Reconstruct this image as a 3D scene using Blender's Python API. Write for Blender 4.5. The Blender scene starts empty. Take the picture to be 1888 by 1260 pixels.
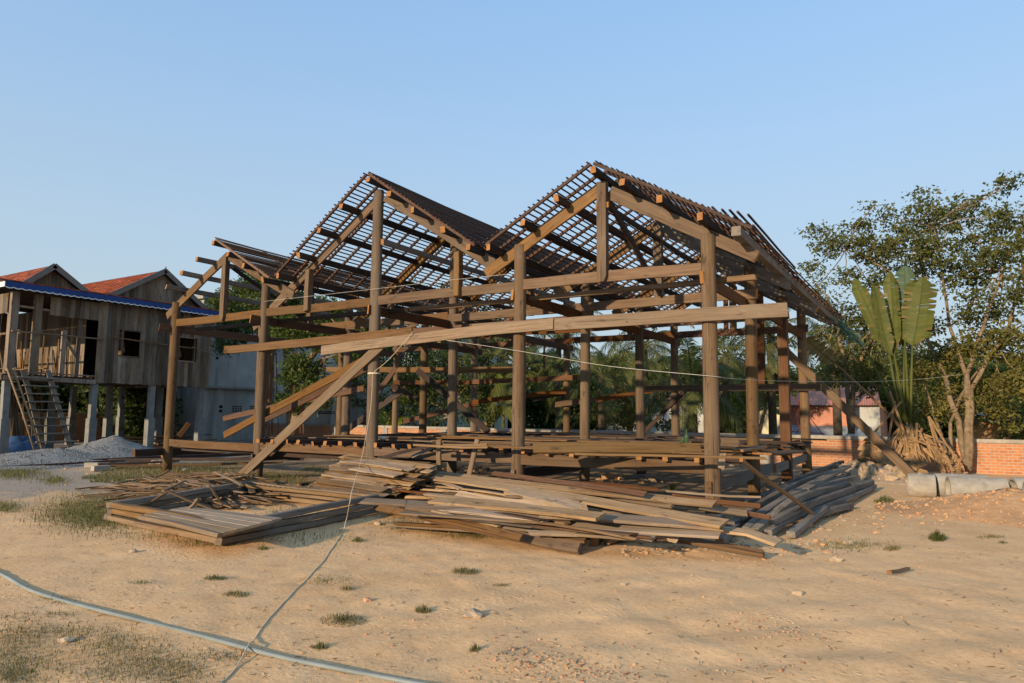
import bpy, bmesh, math, random
import numpy as np
from mathutils import Vector, Matrix

S = bpy.context.scene
COL = S.collection
R = math.radians

# ------------------------------------------------------------------ camera
CAM = Vector((3.029, -10.8101, 1.6))
PITCH, ROLL, YAW, FPX = 0.1027, 0.0086, 0.5536, 1273.6   # focal length in pixels of an 1888 px wide frame
_f = Vector((-math.sin(YAW)*math.cos(PITCH), math.cos(YAW)*math.cos(PITCH), math.sin(PITCH)))
_r0 = Vector((math.cos(YAW), math.sin(YAW), 0)); _u0 = _r0.cross(_f)
_r = _r0*math.cos(ROLL)+_u0*math.sin(ROLL); _u = -_r0*math.sin(ROLL)+_u0*math.cos(ROLL)
cd = bpy.data.cameras.new('camera'); cam = bpy.data.objects.new('camera', cd); COL.objects.link(cam)
cd.sensor_width = 36; cd.lens = 36*FPX/1888; cd.clip_end = 2000; cd.clip_start = .05
cam.matrix_world = Matrix(((_r.x, _u.x, -_f.x, CAM.x), (_r.y, _u.y, -_f.y, CAM.y), (_r.z, _u.z, -_f.z, CAM.z), (0, 0, 0, 1)))
S.camera = cam

# ------------------------------------------------------------------ light
SUN_EL, SUN_AZ = R(14.5), R(189.5)          # azimuth clockwise from +Y
w = bpy.data.worlds.new('World'); S.world = w; w.use_nodes = True
nt = w.node_tree; nt.nodes.clear()
sky = nt.nodes.new('ShaderNodeTexSky'); sky.sky_type = 'NISHITA'; sky.sun_disc = False
sky.sun_elevation = SUN_EL; sky.sun_rotation = SUN_AZ
sky.altitude = 0; sky.air_density = 1.0; sky.dust_density = 0.35; sky.ozone_density = 1.3
bg = nt.nodes.new('ShaderNodeBackground'); bg.inputs['Strength'].default_value = 0.15
wo = nt.nodes.new('ShaderNodeOutputWorld')
gm = nt.nodes.new('ShaderNodeGamma'); gm.inputs[1].default_value = 0.30          # soft hazy sky: less contrast between zenith and horizon
tn = nt.nodes.new('ShaderNodeVectorMath'); tn.operation = 'MULTIPLY'; tn.inputs[1].default_value = (1.02, 1.50, 2.10)
nt.links.new(sky.outputs[0], gm.inputs[0]); nt.links.new(gm.outputs[0], tn.inputs[0]); 
tcw = nt.nodes.new('ShaderNodeTexCoord'); sxw = nt.nodes.new('ShaderNodeSeparateXYZ'); nt.links.new(tcw.outputs['Generated'], sxw.inputs[0])
mrw = nt.nodes.new('ShaderNodeMapRange'); mrw.interpolation_type = 'SMOOTHSTEP'; nt.links.new(sxw.outputs[2], mrw.inputs[0])
mrw.inputs[1].default_value = -.10; mrw.inputs[2].default_value = .62; mrw.inputs[3].default_value = .95; mrw.inputs[4].default_value = .0
mxw = nt.nodes.new('ShaderNodeMix'); mxw.data_type = 'RGBA'; nt.links.new(mrw.outputs[0], mxw.inputs[0]); nt.links.new(tn.outputs[0], mxw.inputs[6]); mxw.inputs[7].default_value = (1.80, 2.08, 2.13, 1)   # dry season haze low in the sky
nt.links.new(mxw.outputs[2], bg.inputs[0]); nt.links.new(bg.outputs[0], wo.inputs[0])
sd = bpy.data.lights.new('sun', 'SUN'); sun = bpy.data.objects.new('sun', sd); COL.objects.link(sun)
sd.energy = 3.0; sd.angle = R(0.9); sd.color = (1.0, 0.77, 0.51)
_s = Vector((math.sin(SUN_AZ)*math.cos(SUN_EL), math.cos(SUN_AZ)*math.cos(SUN_EL), math.sin(SUN_EL)))
sun.rotation_euler = (-_s).to_track_quat('-Z', 'Y').to_euler(); sun.location = (-4, -20, 14)
S.view_settings.view_transform = 'Standard'; S.view_settings.look = 'None'
S.view_settings.exposure = 1.0; S.view_settings.gamma = 1
S.render.engine = 'CYCLES'
S.cycles.max_bounces = 6; S.cycles.transparent_max_bounces = 8

# ------------------------------------------------------------------ measuring: where a sight line meets a plane of the site
def ray(px, py):
    return (_f*FPX + _r*(px-944) - _u*(py-630)).normalized()
def at(px, py, ax, v):
    d = ray(px, py); i = 'xyz'.index(ax); t = (v-CAM[i])/d[i]
    return CAM + d*t
def G(px, py, z=0.0): return at(px, py, 'z', z)

rng = random.Random(7)
nrg = np.random.default_rng(11)

# ------------------------------------------------------------------ materials
MATS = {}
def nodes(name):
    m = bpy.data.materials.new(name); m.use_nodes = True; t = m.node_tree
    b = t.nodes['Principled BSDF']; b.inputs['Roughness'].default_value = .85
    if 'Specular IOR Level' in b.inputs: b.inputs['Specular IOR Level'].default_value = .25
    MATS[name] = m
    return m, t, b
def N(t, typ, **k):
    n = t.nodes.new(typ)
    for a, v in k.items():
        if a in n.inputs: n.inputs[a].default_value = v
        else: setattr(n, a, v)
    return n
def ramp(t, fac, stops):
    r = t.nodes.new('ShaderNodeValToRGB'); e = r.color_ramp.elements
    while len(e) < len(stops): e.new(.5)
    for x, (p, c) in zip(e, stops): x.position = p; x.color = (*c, 1) if len(c) == 3 else c
    t.links.new(fac, r.inputs[0]); return r.outputs[0]
def mixc(t, fac, a, b, mode='MIX'):
    m = t.nodes.new('ShaderNodeMix'); m.data_type = 'RGBA'; m.blend_type = mode
    for i, v in ((0, fac), (6, a), (7, b)):
        if hasattr(v, 'links'): t.links.new(v, m.inputs[i])
        else: m.inputs[i].default_value = v if i == 0 else (*v, 1)
    return m.outputs[2]
def math_(t, op, a, b=None):
    m = t.nodes.new('ShaderNodeMath'); m.operation = op
    for i, v in enumerate((a, b)):
        if v is None: continue
        if hasattr(v, 'links'): t.links.new(v, m.inputs[i])
        else: m.inputs[i].default_value = v
    return m.outputs[0]
def coords(t, scale, coord='Object', jitter=True):
    tc = t.nodes.new('ShaderNodeTexCoord'); out = tc.outputs[coord]
    if jitter:
        oi = t.nodes.new('ShaderNodeObjectInfo'); mu = math_(t, 'MULTIPLY', oi.outputs['Random'], 53.0)
        a = N(t, 'ShaderNodeVectorMath', operation='ADD'); t.links.new(out, a.inputs[0]); t.links.new(mu, a.inputs[1]); out = a.outputs[0]
    mp = t.nodes.new('ShaderNodeMapping'); mp.inputs['Scale'].default_value = scale; t.links.new(out, mp.inputs[0])
    return mp.outputs[0]
def noise(t, vec, scale, detail=5, rough=.6, dist=0.0):
    n = N(t, 'ShaderNodeTexNoise', Scale=scale, Detail=detail, Roughness=rough, Distortion=dist); t.links.new(vec, n.inputs['Vector']); return n.outputs[0]
def bump(t, b, h, strength=.3, dist=.01):
    n = t.nodes.new('ShaderNodeBump'); n.inputs['Strength'].default_value = strength; n.inputs['Distance'].default_value = dist
    t.links.new(h, n.inputs['Height']); t.links.new(n.outputs[0], b.inputs['Normal'])

def wood(name, dark, light, grey, axis='x', wear=.5, spread=.35):
    m, t, b = nodes(name)
    k = 'xyz'.index(axis)
    def sc(lo, hi): v = [hi]*3; v[k] = lo; return tuple(v)
    g = noise(t, coords(t, sc(1.3, 26)), 1.0, 7, .65, .25)
    col = ramp(t, g, [(.30, dark), (.52, tuple((a+c)/2 for a, c in zip(dark, light))), (.70, light)])
    wv = noise(t, coords(t, sc(.7, 3.2)), 1.0, 5, .6)
    wf = ramp(t, wv, [(.5-.25*wear, (0, 0, 0)), (.5+.32, (wear+.3,)*3)])
    col = mixc(t, wf, col, grey)
    st = noise(t, coords(t, sc(2.2, 6.0)), 1.0, 3, .7)
    sf = ramp(t, st, [(.60, (0, 0, 0)), (.74, (.75,)*3)])
    col = mixc(t, sf, col, tuple(c*.32 for c in dark))
    cr = noise(t, coords(t, sc(.5, 70)), 1.0, 2, .5)
    cf = ramp(t, cr, [(.64, (0, 0, 0)), (.70, (.8,)*3)])
    col = mixc(t, cf, col, tuple(c*.25 for c in dark))
    mo = noise(t, coords(t, sc(2.6, 8.0)), 1.0, 6, .75, .6)
    col = mixc(t, ramp(t, mo, [(.56, (0, 0, 0)), (.72, (.55,)*3)]), col, tuple(min(1, c*1.35) for c in grey))
    vh = N(t, 'ShaderNodeTexVoronoi', Scale=3.4); t.links.new(coords(t, (1, 1, 1)), vh.inputs['Vector'])
    col = mixc(t, ramp(t, vh.outputs['Distance'], [(.030, (.9,)*3), (.055, (0, 0, 0))]), col, tuple(c*.12 for c in dark))
    ge = t.nodes.new('ShaderNodeNewGeometry'); oi = t.nodes.new('ShaderNodeObjectInfo')
    rr = math_(t, 'FRACT', math_(t, 'ADD', ge.outputs['Random Per Island'], oi.outputs['Random']))
    hs = t.nodes.new('ShaderNodeHueSaturation')
    mr = N(t, 'ShaderNodeMapRange'); t.links.new(rr, mr.inputs[0]); mr.inputs[3].default_value = 1-spread; mr.inputs[4].default_value = 1+spread
    mr2 = N(t, 'ShaderNodeMapRange'); t.links.new(math_(t, 'FRACT', math_(t, 'MULTIPLY', rr, 7.3)), mr2.inputs[0]); mr2.inputs[3].default_value = .75; mr2.inputs[4].default_value = 1.2
    t.links.new(mr.outputs[0], hs.inputs['Value']); t.links.new(mr2.outputs[0], hs.inputs['Saturation']); t.links.new(col, hs.inputs['Color'])
    t.links.new(hs.outputs[0], b.inputs['Base Color'])
    h = mixc(t, cf, g, (0, 0, 0))
    bump(t, b, h, .55, .006)
    return m
wood('plank_wood', (.072, .039, .018), (.185, .106, .047), (.165, .115, .070), 'x', .5)
wood('pale_wood', (.118, .067, .031), (.235, .146, .070), (.20, .146, .088), 'x', .45, .2)
wood('beam_wood', (.078, .039, .016), (.172, .092, .038), (.145, .096, .053), 'x', .45, .22)
wood('red_wood', (.066, .027, .011), (.135, .060, .024), (.11, .066, .038), 'x', .35, .25)
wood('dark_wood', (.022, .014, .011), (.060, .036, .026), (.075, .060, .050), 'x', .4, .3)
wood('lath_wood', (.040, .021, .015), (.095, .050, .034), (.10, .075, .058), 'y', .35, .35)
wood('lath_wood_lit', (.10, .050, .028), (.19, .105, .056), (.15, .105, .068), 'y', .35, .3)  # lighter copy of the lath wood, sunlight put into its colour
wood('pile_wood', (.14, .088, .049), (.34, .225, .128), (.31, .245, .172), 'x', .55, .35)
wood('pile_pale', (.20, .125, .066), (.40, .275, .160), (.35, .27, .18), 'x', .5, .2)
wood('grey_wood', (.085, .069, .054), (.190, .156, .122), (.235, .200, .162), 'x', .6, .22)
wood('post_wood', (.062, .037, .020), (.155, .093, .046), (.165, .120, .078), 'z', .75, .2)
wood('board_wall', (.072, .048, .030), (.20, .134, .082), (.225, .185, .138), 'z', .6, .6)
wood('stick_wood', (.078, .044, .021), (.190, .113, .053), (.19, .142, .094), 'x', .5, .45)

def simple(name, c1, c2, scale=8, rough=.85, bs=.2, bd=.01, spread=.0, coord='Object', detail=6):
    m, t, b = nodes(name)
    v = coords(t, (1, 1, 1), coord); n = noise(t, v, scale, detail, .6)
    col = ramp(t, n, [(.32, c1), (.68, c2)])
    big = noise(t, v, scale*.13, 3, .6); col = mixc(t, ramp(t, big, [(.35, (.0,)*3), (.7, (.45,)*3)]), col, tuple(x*.6 for x in c1))
    if spread:
        ge = t.nodes.new('ShaderNodeNewGeometry'); hs = t.nodes.new('ShaderNodeHueSaturation')
        mr = N(t, 'ShaderNodeMapRange'); t.links.new(ge.outputs['Random Per Island'], mr.inputs[0]); mr.inputs[3].default_value = 1-spread; mr.inputs[4].default_value = 1+spread
        t.links.new(mr.outputs[0], hs.inputs['Value']); t.links.new(col, hs.inputs['Color']); col = hs.outputs[0]
    t.links.new(col, b.inputs['Base Color']); b.inputs['Roughness'].default_value = rough
    if bs: bump(t, b, n, bs, bd)
    return m
simple('cut_end', (.25, .11, .035), (.38, .19, .065), 30, .8)
simple('concrete', (.27, .245, .205), (.40, .365, .31), 9, .9, .3, .01)
simple('cement', (.24, .235, .22), (.36, .35, .33), 6, .9, .3, .01)
simple('post_cement', (.16, .165, .16), (.25, .255, .245), 5, .9, .2, .01)
simple('tile_red', (.22, .055, .028), (.38, .11, .055), 12, .85, .2, .01, .35)
simple('barge_wood', (.15, .13, .11), (.23, .20, .175), 12, .8)
simple('blue_paint', (.010, .035, .15), (.016, .055, .21), 4, .5, .05)
simple('white_paint', (.62, .64, .64), (.74, .75, .74), 4, .6, .05)
simple('plaster_blue', (.43, .44, .415), (.58, .585, .555), 1.2, .9, .1)
def stained(name):
    m = MATS[name]; t = m.node_tree; b = t.nodes['Principled BSDF']; l = b.inputs['Base Color'].links[0].from_socket
    st = noise(t, coords(t, (1.6, 1.6, .22)), 1.0, 6, .65); st2 = noise(t, coords(t, (.5, .5, .4)), 1.0, 5, .65)
    c = mixc(t, ramp(t, st, [(.48, (0, 0, 0)), (.70, (.8,)*3)]), l, (.13, .135, .125)); c = mixc(t, ramp(t, st2, [(.45, (0, 0, 0)), (.65, (.55,)*3)]), c, (.25, .255, .235)); t.links.new(c, b.inputs['Base Color'])
stained('plaster_blue')
simple('plaster_cream', (.52, .46, .30), (.66, .58, .38), 1.2, .9, .1)
simple('plaster_green', (.30, .34, .27), (.40, .43, .34), 1.2, .9, .1)
simple('roof_pink', (.42, .17, .11), (.54, .24, .16), 3, .6, .1)
simple('roof_grey', (.22, .27, .29), (.34, .38, .40), 3, .5, .1)
simple('dark_gap', (.012, .011, .010), (.02, .018, .016), 5, .95, 0)
simple('bark', (.14, .10, .06), (.29, .22, .14), 9, .95, .6, .03)
simple('palm_bark', (.045, .035, .025), (.12, .09, .06), 9, .95, .6, .03)
simple('root_wood', (.16, .075, .03), (.26, .13, .06), 14, .95, .5, .03)
simple('rope_fibre', (.50, .43, .30), (.68, .60, .45), 60, .9, .3)
simple('wire_skin', (.55, .55, .50), (.70, .70, .65), 20, .6, 0)
simple('hose_rubber', (.17, .195, .19), (.27, .30, .29), 3, .45, .05)
simple('stone', (.27, .195, .125), (.43, .325, .22), 12, .95, .5, .02, .3)
simple('brick_bits', (.36, .17, .09), (.50, .29, .17), 12, .95, .4, .02, .35)
simple('gravel_stone', (.165, .162, .150), (.27, .265, .245), 40, .95, .6, .02, .3)
simple('soil_red', (.42, .235, .115), (.58, .36, .19), 7, .95, .7, .03)
simple('dead_leaf', (.17, .10, .045), (.34, .215, .11), 14, .9, .2, .01, .3)
simple('bamboo', (.20, .13, .07), (.34, .24, .13), 8, .7, .1)
simple('tarp', (.04, .09, .22), (.10, .20, .36), 5, .5, .3, .03)
simple('coconut_husk', (.36, .28, .05), (.50, .40, .10), 8, .7)
simple('steel_red', (.28, .05, .03), (.36, .08, .05), 8, .6)
simple('flower', (.72, .70, .62), (.85, .82, .75), 8, .6, 0)

def foliage(name, c1, c2, trans=.35, spread=.45, yellow=None):
    m, t, b = nodes(name)
    ge = t.nodes.new('ShaderNodeNewGeometry')
    stops = [(.0, c1), (.8, c2)]
    if yellow: stops += [(.95, c2), (1.0, yellow)]
    col = ramp(t, ge.outputs['Random Per Island'], stops)
    n = noise(t, coords(t, (1, 1, 1)), .9, 3)
    col = mixc(t, ramp(t, n, [(.35, (0, 0, 0)), (.65, (.5,)*3)]), col, tuple(x*.62 for x in c1))
    t.links.new(col, b.inputs['Base Color']); b.inputs['Roughness'].default_value = .6
    tr = t.nodes.new('ShaderNodeBsdfTranslucent'); t.links.new(mixc(t, .35, col, (.22, .26, .03)), tr.inputs[0])
    mx = t.nodes.new('ShaderNodeMixShader'); mx.inputs[0].default_value = trans
    t.links.new(b.outputs[0], mx.inputs[1]); t.links.new(tr.outputs[0], mx.inputs[2])
    t.links.new(mx.outputs[0], t.nodes['Material Output'].inputs[0])
    return m
foliage('leaf_olive', (.070, .084, .024), (.142, .150, .042), yellow=(.26, .15, .05))
foliage('leaf_green', (.045, .080, .018), (.105, .140, .030), yellow=(.16, .16, .03))
foliage('leaf_dark', (.036, .062, .018), (.082, .112, .030), yellow=(.10, .10, .03))
foliage('leaf_palm', (.065, .085, .024), (.150, .150, .044), .3, yellow=(.22, .17, .05))
foliage('leaf_paddle', (.085, .100, .020), (.125, .135, .030), .3)
foliage('leaf_paddle_blue', (.060, .105, .065), (.095, .145, .085), .2)
foliage('leaf_paddle_old', (.13, .085, .03), (.20, .15, .05), .2)
foliage('leaf_gold', (.105, .108, .028), (.22, .195, .050), .4, yellow=(.30, .17, .06))
foliage('leaf_banana', (.14, .20, .03), (.24, .26, .04), .4)
foliage('grass_blade', (.110, .112, .036), (.21, .19, .068), .3, yellow=(.30, .22, .09))
foliage('grass_green', (.080, .098, .026), (.155, .155, .045), .3, yellow=(.22, .19, .06))
foliage('grass_dry', (.20, .155, .075), (.36, .27, .14), .2, yellow=(.12, .13, .04))

def mat_ground():
    m, t, b = nodes('dirt')
    v = coords(t, (1, 1, 1), 'Object', False)
    n1 = noise(t, v, .16, 4, .6); n2 = noise(t, v, 1.4, 6, .65); n3 = noise(t, v, 22, 5, .7)
    base = ramp(t, n2, [(.30, (.60, .345, .156)), (.50, (.70, .428, .206)), (.70, (.78, .50, .256))])
    base = mixc(t, ramp(t, n1, [(.38, (0, 0, 0)), (.62, (.55,)*3)]), base, (.74, .475, .245))
    fine = ramp(t, n3, [(.30, (.66,)*3), (.55, (1.0,)*3), (.75, (1.12,)*3)])
    base = mixc(t, .6, base, fine, 'MULTIPLY')
    # darker loose earth under and behind the frame, its shade painted into the colour
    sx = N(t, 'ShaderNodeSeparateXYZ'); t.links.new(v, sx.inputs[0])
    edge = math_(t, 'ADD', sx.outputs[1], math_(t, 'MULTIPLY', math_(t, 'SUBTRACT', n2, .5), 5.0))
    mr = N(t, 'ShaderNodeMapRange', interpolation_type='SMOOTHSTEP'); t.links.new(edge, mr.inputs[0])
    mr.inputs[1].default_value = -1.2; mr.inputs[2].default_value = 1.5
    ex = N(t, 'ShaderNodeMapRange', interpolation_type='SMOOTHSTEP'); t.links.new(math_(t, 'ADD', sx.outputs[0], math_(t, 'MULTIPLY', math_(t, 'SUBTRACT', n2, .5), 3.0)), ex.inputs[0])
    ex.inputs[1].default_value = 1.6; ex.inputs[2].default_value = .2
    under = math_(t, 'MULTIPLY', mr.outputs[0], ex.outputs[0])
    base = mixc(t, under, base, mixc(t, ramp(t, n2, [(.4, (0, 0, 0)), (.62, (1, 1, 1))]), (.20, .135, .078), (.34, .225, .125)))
    # grey chippings spread over the dirt by the heap
    gx = math_(t, 'SUBTRACT', math_(t, 'MULTIPLY', sx.outputs[0], -1.0), 9.4)
    gy = math_(t, 'ADD', math_(t, 'MULTIPLY', sx.outputs[1], .7), 4.2)
    gg = math_(t, 'ADD', math_(t, 'MINIMUM', gx, math_(t, 'ADD', gx, math_(t, 'MULTIPLY', gy, -.2))), math_(t, 'MULTIPLY', math_(t, 'SUBTRACT', n2, .5), 7.0))
    mg = N(t, 'ShaderNodeMapRange', interpolation_type='SMOOTHSTEP'); t.links.new(gg, mg.inputs[0]); mg.inputs[1].default_value = .4; mg.inputs[2].default_value = 2.6
    vo = N(t, 'ShaderNodeTexVoronoi', Scale=34.0); t.links.new(v, vo.inputs['Vector'])
    gcol = ramp(t, vo.outputs['Color'], [(.2, (.16, .148, .125)), (.8, (.33, .30, .26))])
    yl = N(t, 'ShaderNodeMapRange', interpolation_type='SMOOTHSTEP'); t.links.new(math_(t, 'ADD', sx.outputs[1], math_(t, 'MULTIPLY', math_(t, 'SUBTRACT', n2, .5), 3.0)), yl.inputs[0]); yl.inputs[1].default_value = .2; yl.inputs[2].default_value = -1.6
    xl = N(t, 'ShaderNodeMapRange', interpolation_type='SMOOTHSTEP'); t.links.new(sx.outputs[0], xl.inputs[0]); xl.inputs[1].default_value = -15.5; xl.inputs[2].default_value = -17.5
    gmask = math_(t, 'MAXIMUM', yl.outputs[0], xl.outputs[0])
    base = mixc(t, math_(t, 'MULTIPLY', math_(t, 'MULTIPLY', mg.outputs[0], .8), gmask), base, gcol)
    # scattered dark specks of debris
    vs = N(t, 'ShaderNodeTexVoronoi', Scale=9.0, Randomness=1.0); t.links.new(v, vs.inputs['Vector'])
    sp = ramp(t, vs.outputs['Distance'], [(.03, (.7,)*3), (.10, (0, 0, 0))])
    base = mixc(t, math_(t, 'MULTIPLY', sp, ramp(t, noise(t, v, .9, 3), [(.45, (0, 0, 0)), (.6, (1, 1, 1))])), base, (.16, .09, .05))
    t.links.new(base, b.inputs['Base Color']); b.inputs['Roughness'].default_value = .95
    n4 = noise(t, v, 60, 4, .7); lump = N(t, 'ShaderNodeTexVoronoi', Scale=14.0); t.links.new(v, lump.inputs['Vector'])
    lm = math_(t, 'MULTIPLY', ramp(t, lump.outputs['Distance'], [(.0, (.5,)*3), (.35, (0, 0, 0))]), ramp(t, noise(t, v, 1.1, 4), [(.48, (0, 0, 0)), (.62, (1, 1, 1))]))
    hh = math_(t, 'ADD', math_(t, 'ADD', math_(t, 'MULTIPLY', n3, .5), math_(t, 'MULTIPLY', n4, .22)), math_(t, 'ADD', math_(t, 'MULTIPLY', n2, .7), lm))
    bump(t, b, hh, .5, .03)
    return m
mat_ground()
def mat_brick():
    m, t, b = nodes('brickwork')
    tc = t.nodes.new('ShaderNodeTexCoord'); sx = N(t, 'ShaderNodeSeparateXYZ'); cx = N(t, 'ShaderNodeCombineXYZ')
    t.links.new(tc.outputs['Object'], sx.inputs[0])
    t.links.new(math_(t, 'ADD', sx.outputs[0], sx.outputs[1]), cx.inputs[0]); t.links.new(sx.outputs[2], cx.inputs[1])
    br = N(t, 'ShaderNodeTexBrick', Scale=1.0); br.inputs['Color1'].default_value = (.43, .165, .065, 1); br.inputs['Color2'].default_value = (.30, .105, .045, 1)
    br.inputs['Mortar'].default_value = (.34, .29, .23, 1); br.inputs['Mortar Size'].default_value = .011; br.inputs['Brick Width'].default_value = .21; br.inputs['Row Height'].default_value = .083
    br.inputs['Bias'].default_value = -.1; br.inputs['Mortar Smooth'].default_value = .3
    t.links.new(cx.outputs[0], br.inputs[0])
    n = noise(t, tc.outputs['Object'], 9, 6, .65)
    col = mixc(t, ramp(t, n, [(.4, (0, 0, 0)), (.72, (.6,)*3)]), br.outputs[0], (.48, .27, .14))
    n2 = noise(t, tc.outputs['Object'], 1.3, 5, .65)
    col = mixc(t, ramp(t, n2, [(.55, (0, 0, 0)), (.75, (.7,)*3)]), col, (.13, .10, .075))
    t.links.new(col, b.inputs['Base Color'])
    bump(t, b, br.outputs['Fac'], -.6, .012)
mat_brick()
def mat_glass():
    m, t, b = nodes('green_glass')
    b.inputs['Base Color'].default_value = (.12, .22, .10, 1); b.inputs['Roughness'].default_value = .1
    b.inputs['Transmission Weight'].default_value = .7
mat_glass()

# ------------------------------------------------------------------ objects: naming, parenting, tagging
WM = {}
def mesh_from(name, verts, faces, mats, fmat=None, smooth=False):
    me = bpy.data.meshes.new(name)
    if isinstance(verts, np.ndarray):
        nv, nf, k = len(verts), len(faces), faces.shape[1]
        me.vertices.add(nv); me.vertices.foreach_set('co', verts.astype(np.float32).ravel())
        me.loops.add(nf*k); me.loops.foreach_set('vertex_index', faces.astype(np.int32).ravel())
        me.polygons.add(nf); me.polygons.foreach_set('loop_start', np.arange(0, nf*k, k, dtype=np.int32))
        me.update(calc_edges=True)
    else:
        me.from_pydata([tuple(v) for v in verts], [], faces)
    for m in mats: me.materials.append(MATS[m])
    if fmat is not None: me.polygons.foreach_set('material_index', np.asarray(fmat, dtype=np.int32))
    if smooth: me.polygons.foreach_set('use_smooth', np.ones(len(me.polygons), dtype=bool))
    me.update()
    return me
def tag(o, label=None, cat=None, group=None, kind=None):
    if label and not kind: kind = 'thing'
    for k, v in (('label', label), ('category', cat), ('group', group), ('kind', kind)):
        if v: o[k] = v
    return o
def thing(name, label, cat, loc=(0, 0, 0), group=None):
    o = bpy.data.objects.new(name, None); COL.objects.link(o); o.empty_display_size = .2
    o.location = loc; WM[o] = Matrix.Translation(Vector(loc))
    return tag(o, label, cat, group)
def put(name, me, parent=None, M=None, label=None, cat=None, group=None, kind=None):
    o = bpy.data.objects.new(name, me); COL.objects.link(o)
    M = M or Matrix(); WM[o] = M
    if parent is not None:
        o.parent = parent; o.matrix_parent_inverse = WM[parent].inverted()
    o.matrix_basis = M
    return tag(o, label, cat, group, kind)

class MB:
    """collects geometry for one mesh"""
    def __init__(s): s.v = []; s.f = []; s.m = []
    def add(s, v, f, m=0):
        o = len(s.v); s.v += [Vector(x) for x in v]; s.f += [tuple(i+o for i in q) for q in f]; s.m += [m]*len(f); return s
    def box(s, a, b, m=0):
        x0, y0, z0 = a; x1, y1, z1 = b
        return s.add([(x0, y0, z0), (x1, y0, z0), (x1, y1, z0), (x0, y1, z0), (x0, y0, z1), (x1, y0, z1), (x1, y1, z1), (x0, y1, z1)],
                     [(0, 3, 2, 1), (4, 5, 6, 7), (0, 1, 5, 4), (1, 2, 6, 5), (2, 3, 7, 6), (3, 0, 4, 7)], m)
    def bar(s, p0, p1, w, h, up=(0, 0, 1), m=0, nseg=1, wob=0.0):
        p0, p1 = Vector(p0), Vector(p1); d = (p1-p0); L = d.length; d.normalize(); up = Vector(up)
        y = up.cross(d)
        if y.length < 1e-3: y = Vector((0, 1, 0)).cross(d)
        y.normalize(); z = d.cross(y); v = []; f = []
        for i in range(nseg+1):
            c = p0.lerp(p1, i/nseg)
            if wob: c = c + y*rng.uniform(-wob, wob) + z*rng.uniform(-wob, wob)
            for a, b in ((-.5, -.5), (.5, -.5), (.5, .5), (-.5, .5)): v.append(c+y*w*a+z*h*b)
        for i in range(nseg):
            for k in range(4): f.append((i*4+k, i*4+(k+1) % 4, i*4+4+(k+1) % 4, i*4+4+k))
        f += [(3, 2, 1, 0), tuple(nseg*4+k for k in range(4))]
        return s.add(v, f, m)
    def tube(s, pts, rad, n=8, m=0, cap=True):
        pts = [Vector(p) for p in pts]; v = []; f = []
        if not hasattr(rad, '__len__'): rad = [rad]*len(pts)
        ref = None
        for i, p in enumerate(pts):
            d = (pts[min(i+1, len(pts)-1)]-pts[max(i-1, 0)]).normalized()
            if ref is None: ref = d.orthogonal().normalized()
            y = (ref-d*ref.dot(d)).normalized(); ref = y; z = d.cross(y)
            for k in range(n):
                a = 2*math.pi*k/n; v.append(p+(y*math.cos(a)+z*math.sin(a))*rad[i])
        for i in range(len(pts)-1):
            for k in range(n): f.append((i*n+k, i*n+(k+1) % n, (i+1)*n+(k+1) % n, (i+1)*n+k))
        if cap: f += [tuple(range(n-1, -1, -1)), tuple((len(pts)-1)*n+k for k in range(n))]
        return s.add(v, f, m)
    def mesh(s, name, mats, smooth=False):
        return mesh_from(name, s.v, s.f, mats, s.m, smooth)
    def put(s, name, mats, parent=None, M=None, smooth=False, **k):
        return put(name, s.mesh(name, mats, smooth), parent, M, **k)

def bar(name, p0, p1, w, h, mat='plank_wood', parent=None, up=(0, 0, 1), bow=0.0, swing=0.0, wob=.0045, cut='cut_end', skew=.016, taper=1.0, round0=False, **k):
    """one sawn board: local X runs along it, w across (local Y), h along local Z"""
    p0, p1 = Vector(p0), Vector(p1); d = p1-p0; L = d.length; d.normalize(); up = Vector(up)
    y = up.cross(d)
    if y.length < 1e-3: y = Vector((0, 1, 0)).cross(d)
    y.normalize(); z = d.cross(y)
    M = Matrix(((d.x, y.x, z.x, p0.x), (d.y, y.y, z.y, p0.y), (d.z, y.z, z.z, p0.z), (0, 0, 0, 1)))
    n = max(2, min(14, int(L/.45))); c = min(.007, .16*min(w, h)); v = []; f = []; fm = []
    sec = [(-w/2+c, -h/2), (w/2-c, -h/2), (w/2, -h/2+c), (w/2, h/2-c), (w/2-c, h/2), (-w/2+c, h/2), (-w/2, h/2-c), (-w/2, -h/2+c)]
    s0, s1, s2, s3 = [rng.uniform(-skew, skew) for _ in range(4)]
    ph = rng.uniform(0, 6)
    for i in range(n+1):
        t = i/n; tz = 1+(taper-1)*t
        oy = swing*4*t*(1-t)+rng.uniform(-wob, wob); oz = bow*4*t*(1-t)+rng.uniform(-wob, wob)+wob*2*math.sin(ph+t*5)
        ww = 1+rng.uniform(-.02, .02)
        for a, b in sec:
            e = (s0*a/w*2+s1*b/h*2 if i == 0 else s2*a/w*2+s3*b/h*2 if i == n else 0)
            v.append((t*L+e, a*ww+oy, b*ww*tz+oz))
    for i in range(n):
        for q in range(8): f.append((i*8+q, i*8+(q+1) % 8, i*8+8+(q+1) % 8, i*8+8+q)); fm.append(0)
    f += [tuple(range(7, -1, -1)), tuple(n*8+q for q in range(8))]; fm += [1, 1]
    return put(name, mesh_from(name, v, f, [mat, cut or mat], fm), parent, M, **k)

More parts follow.
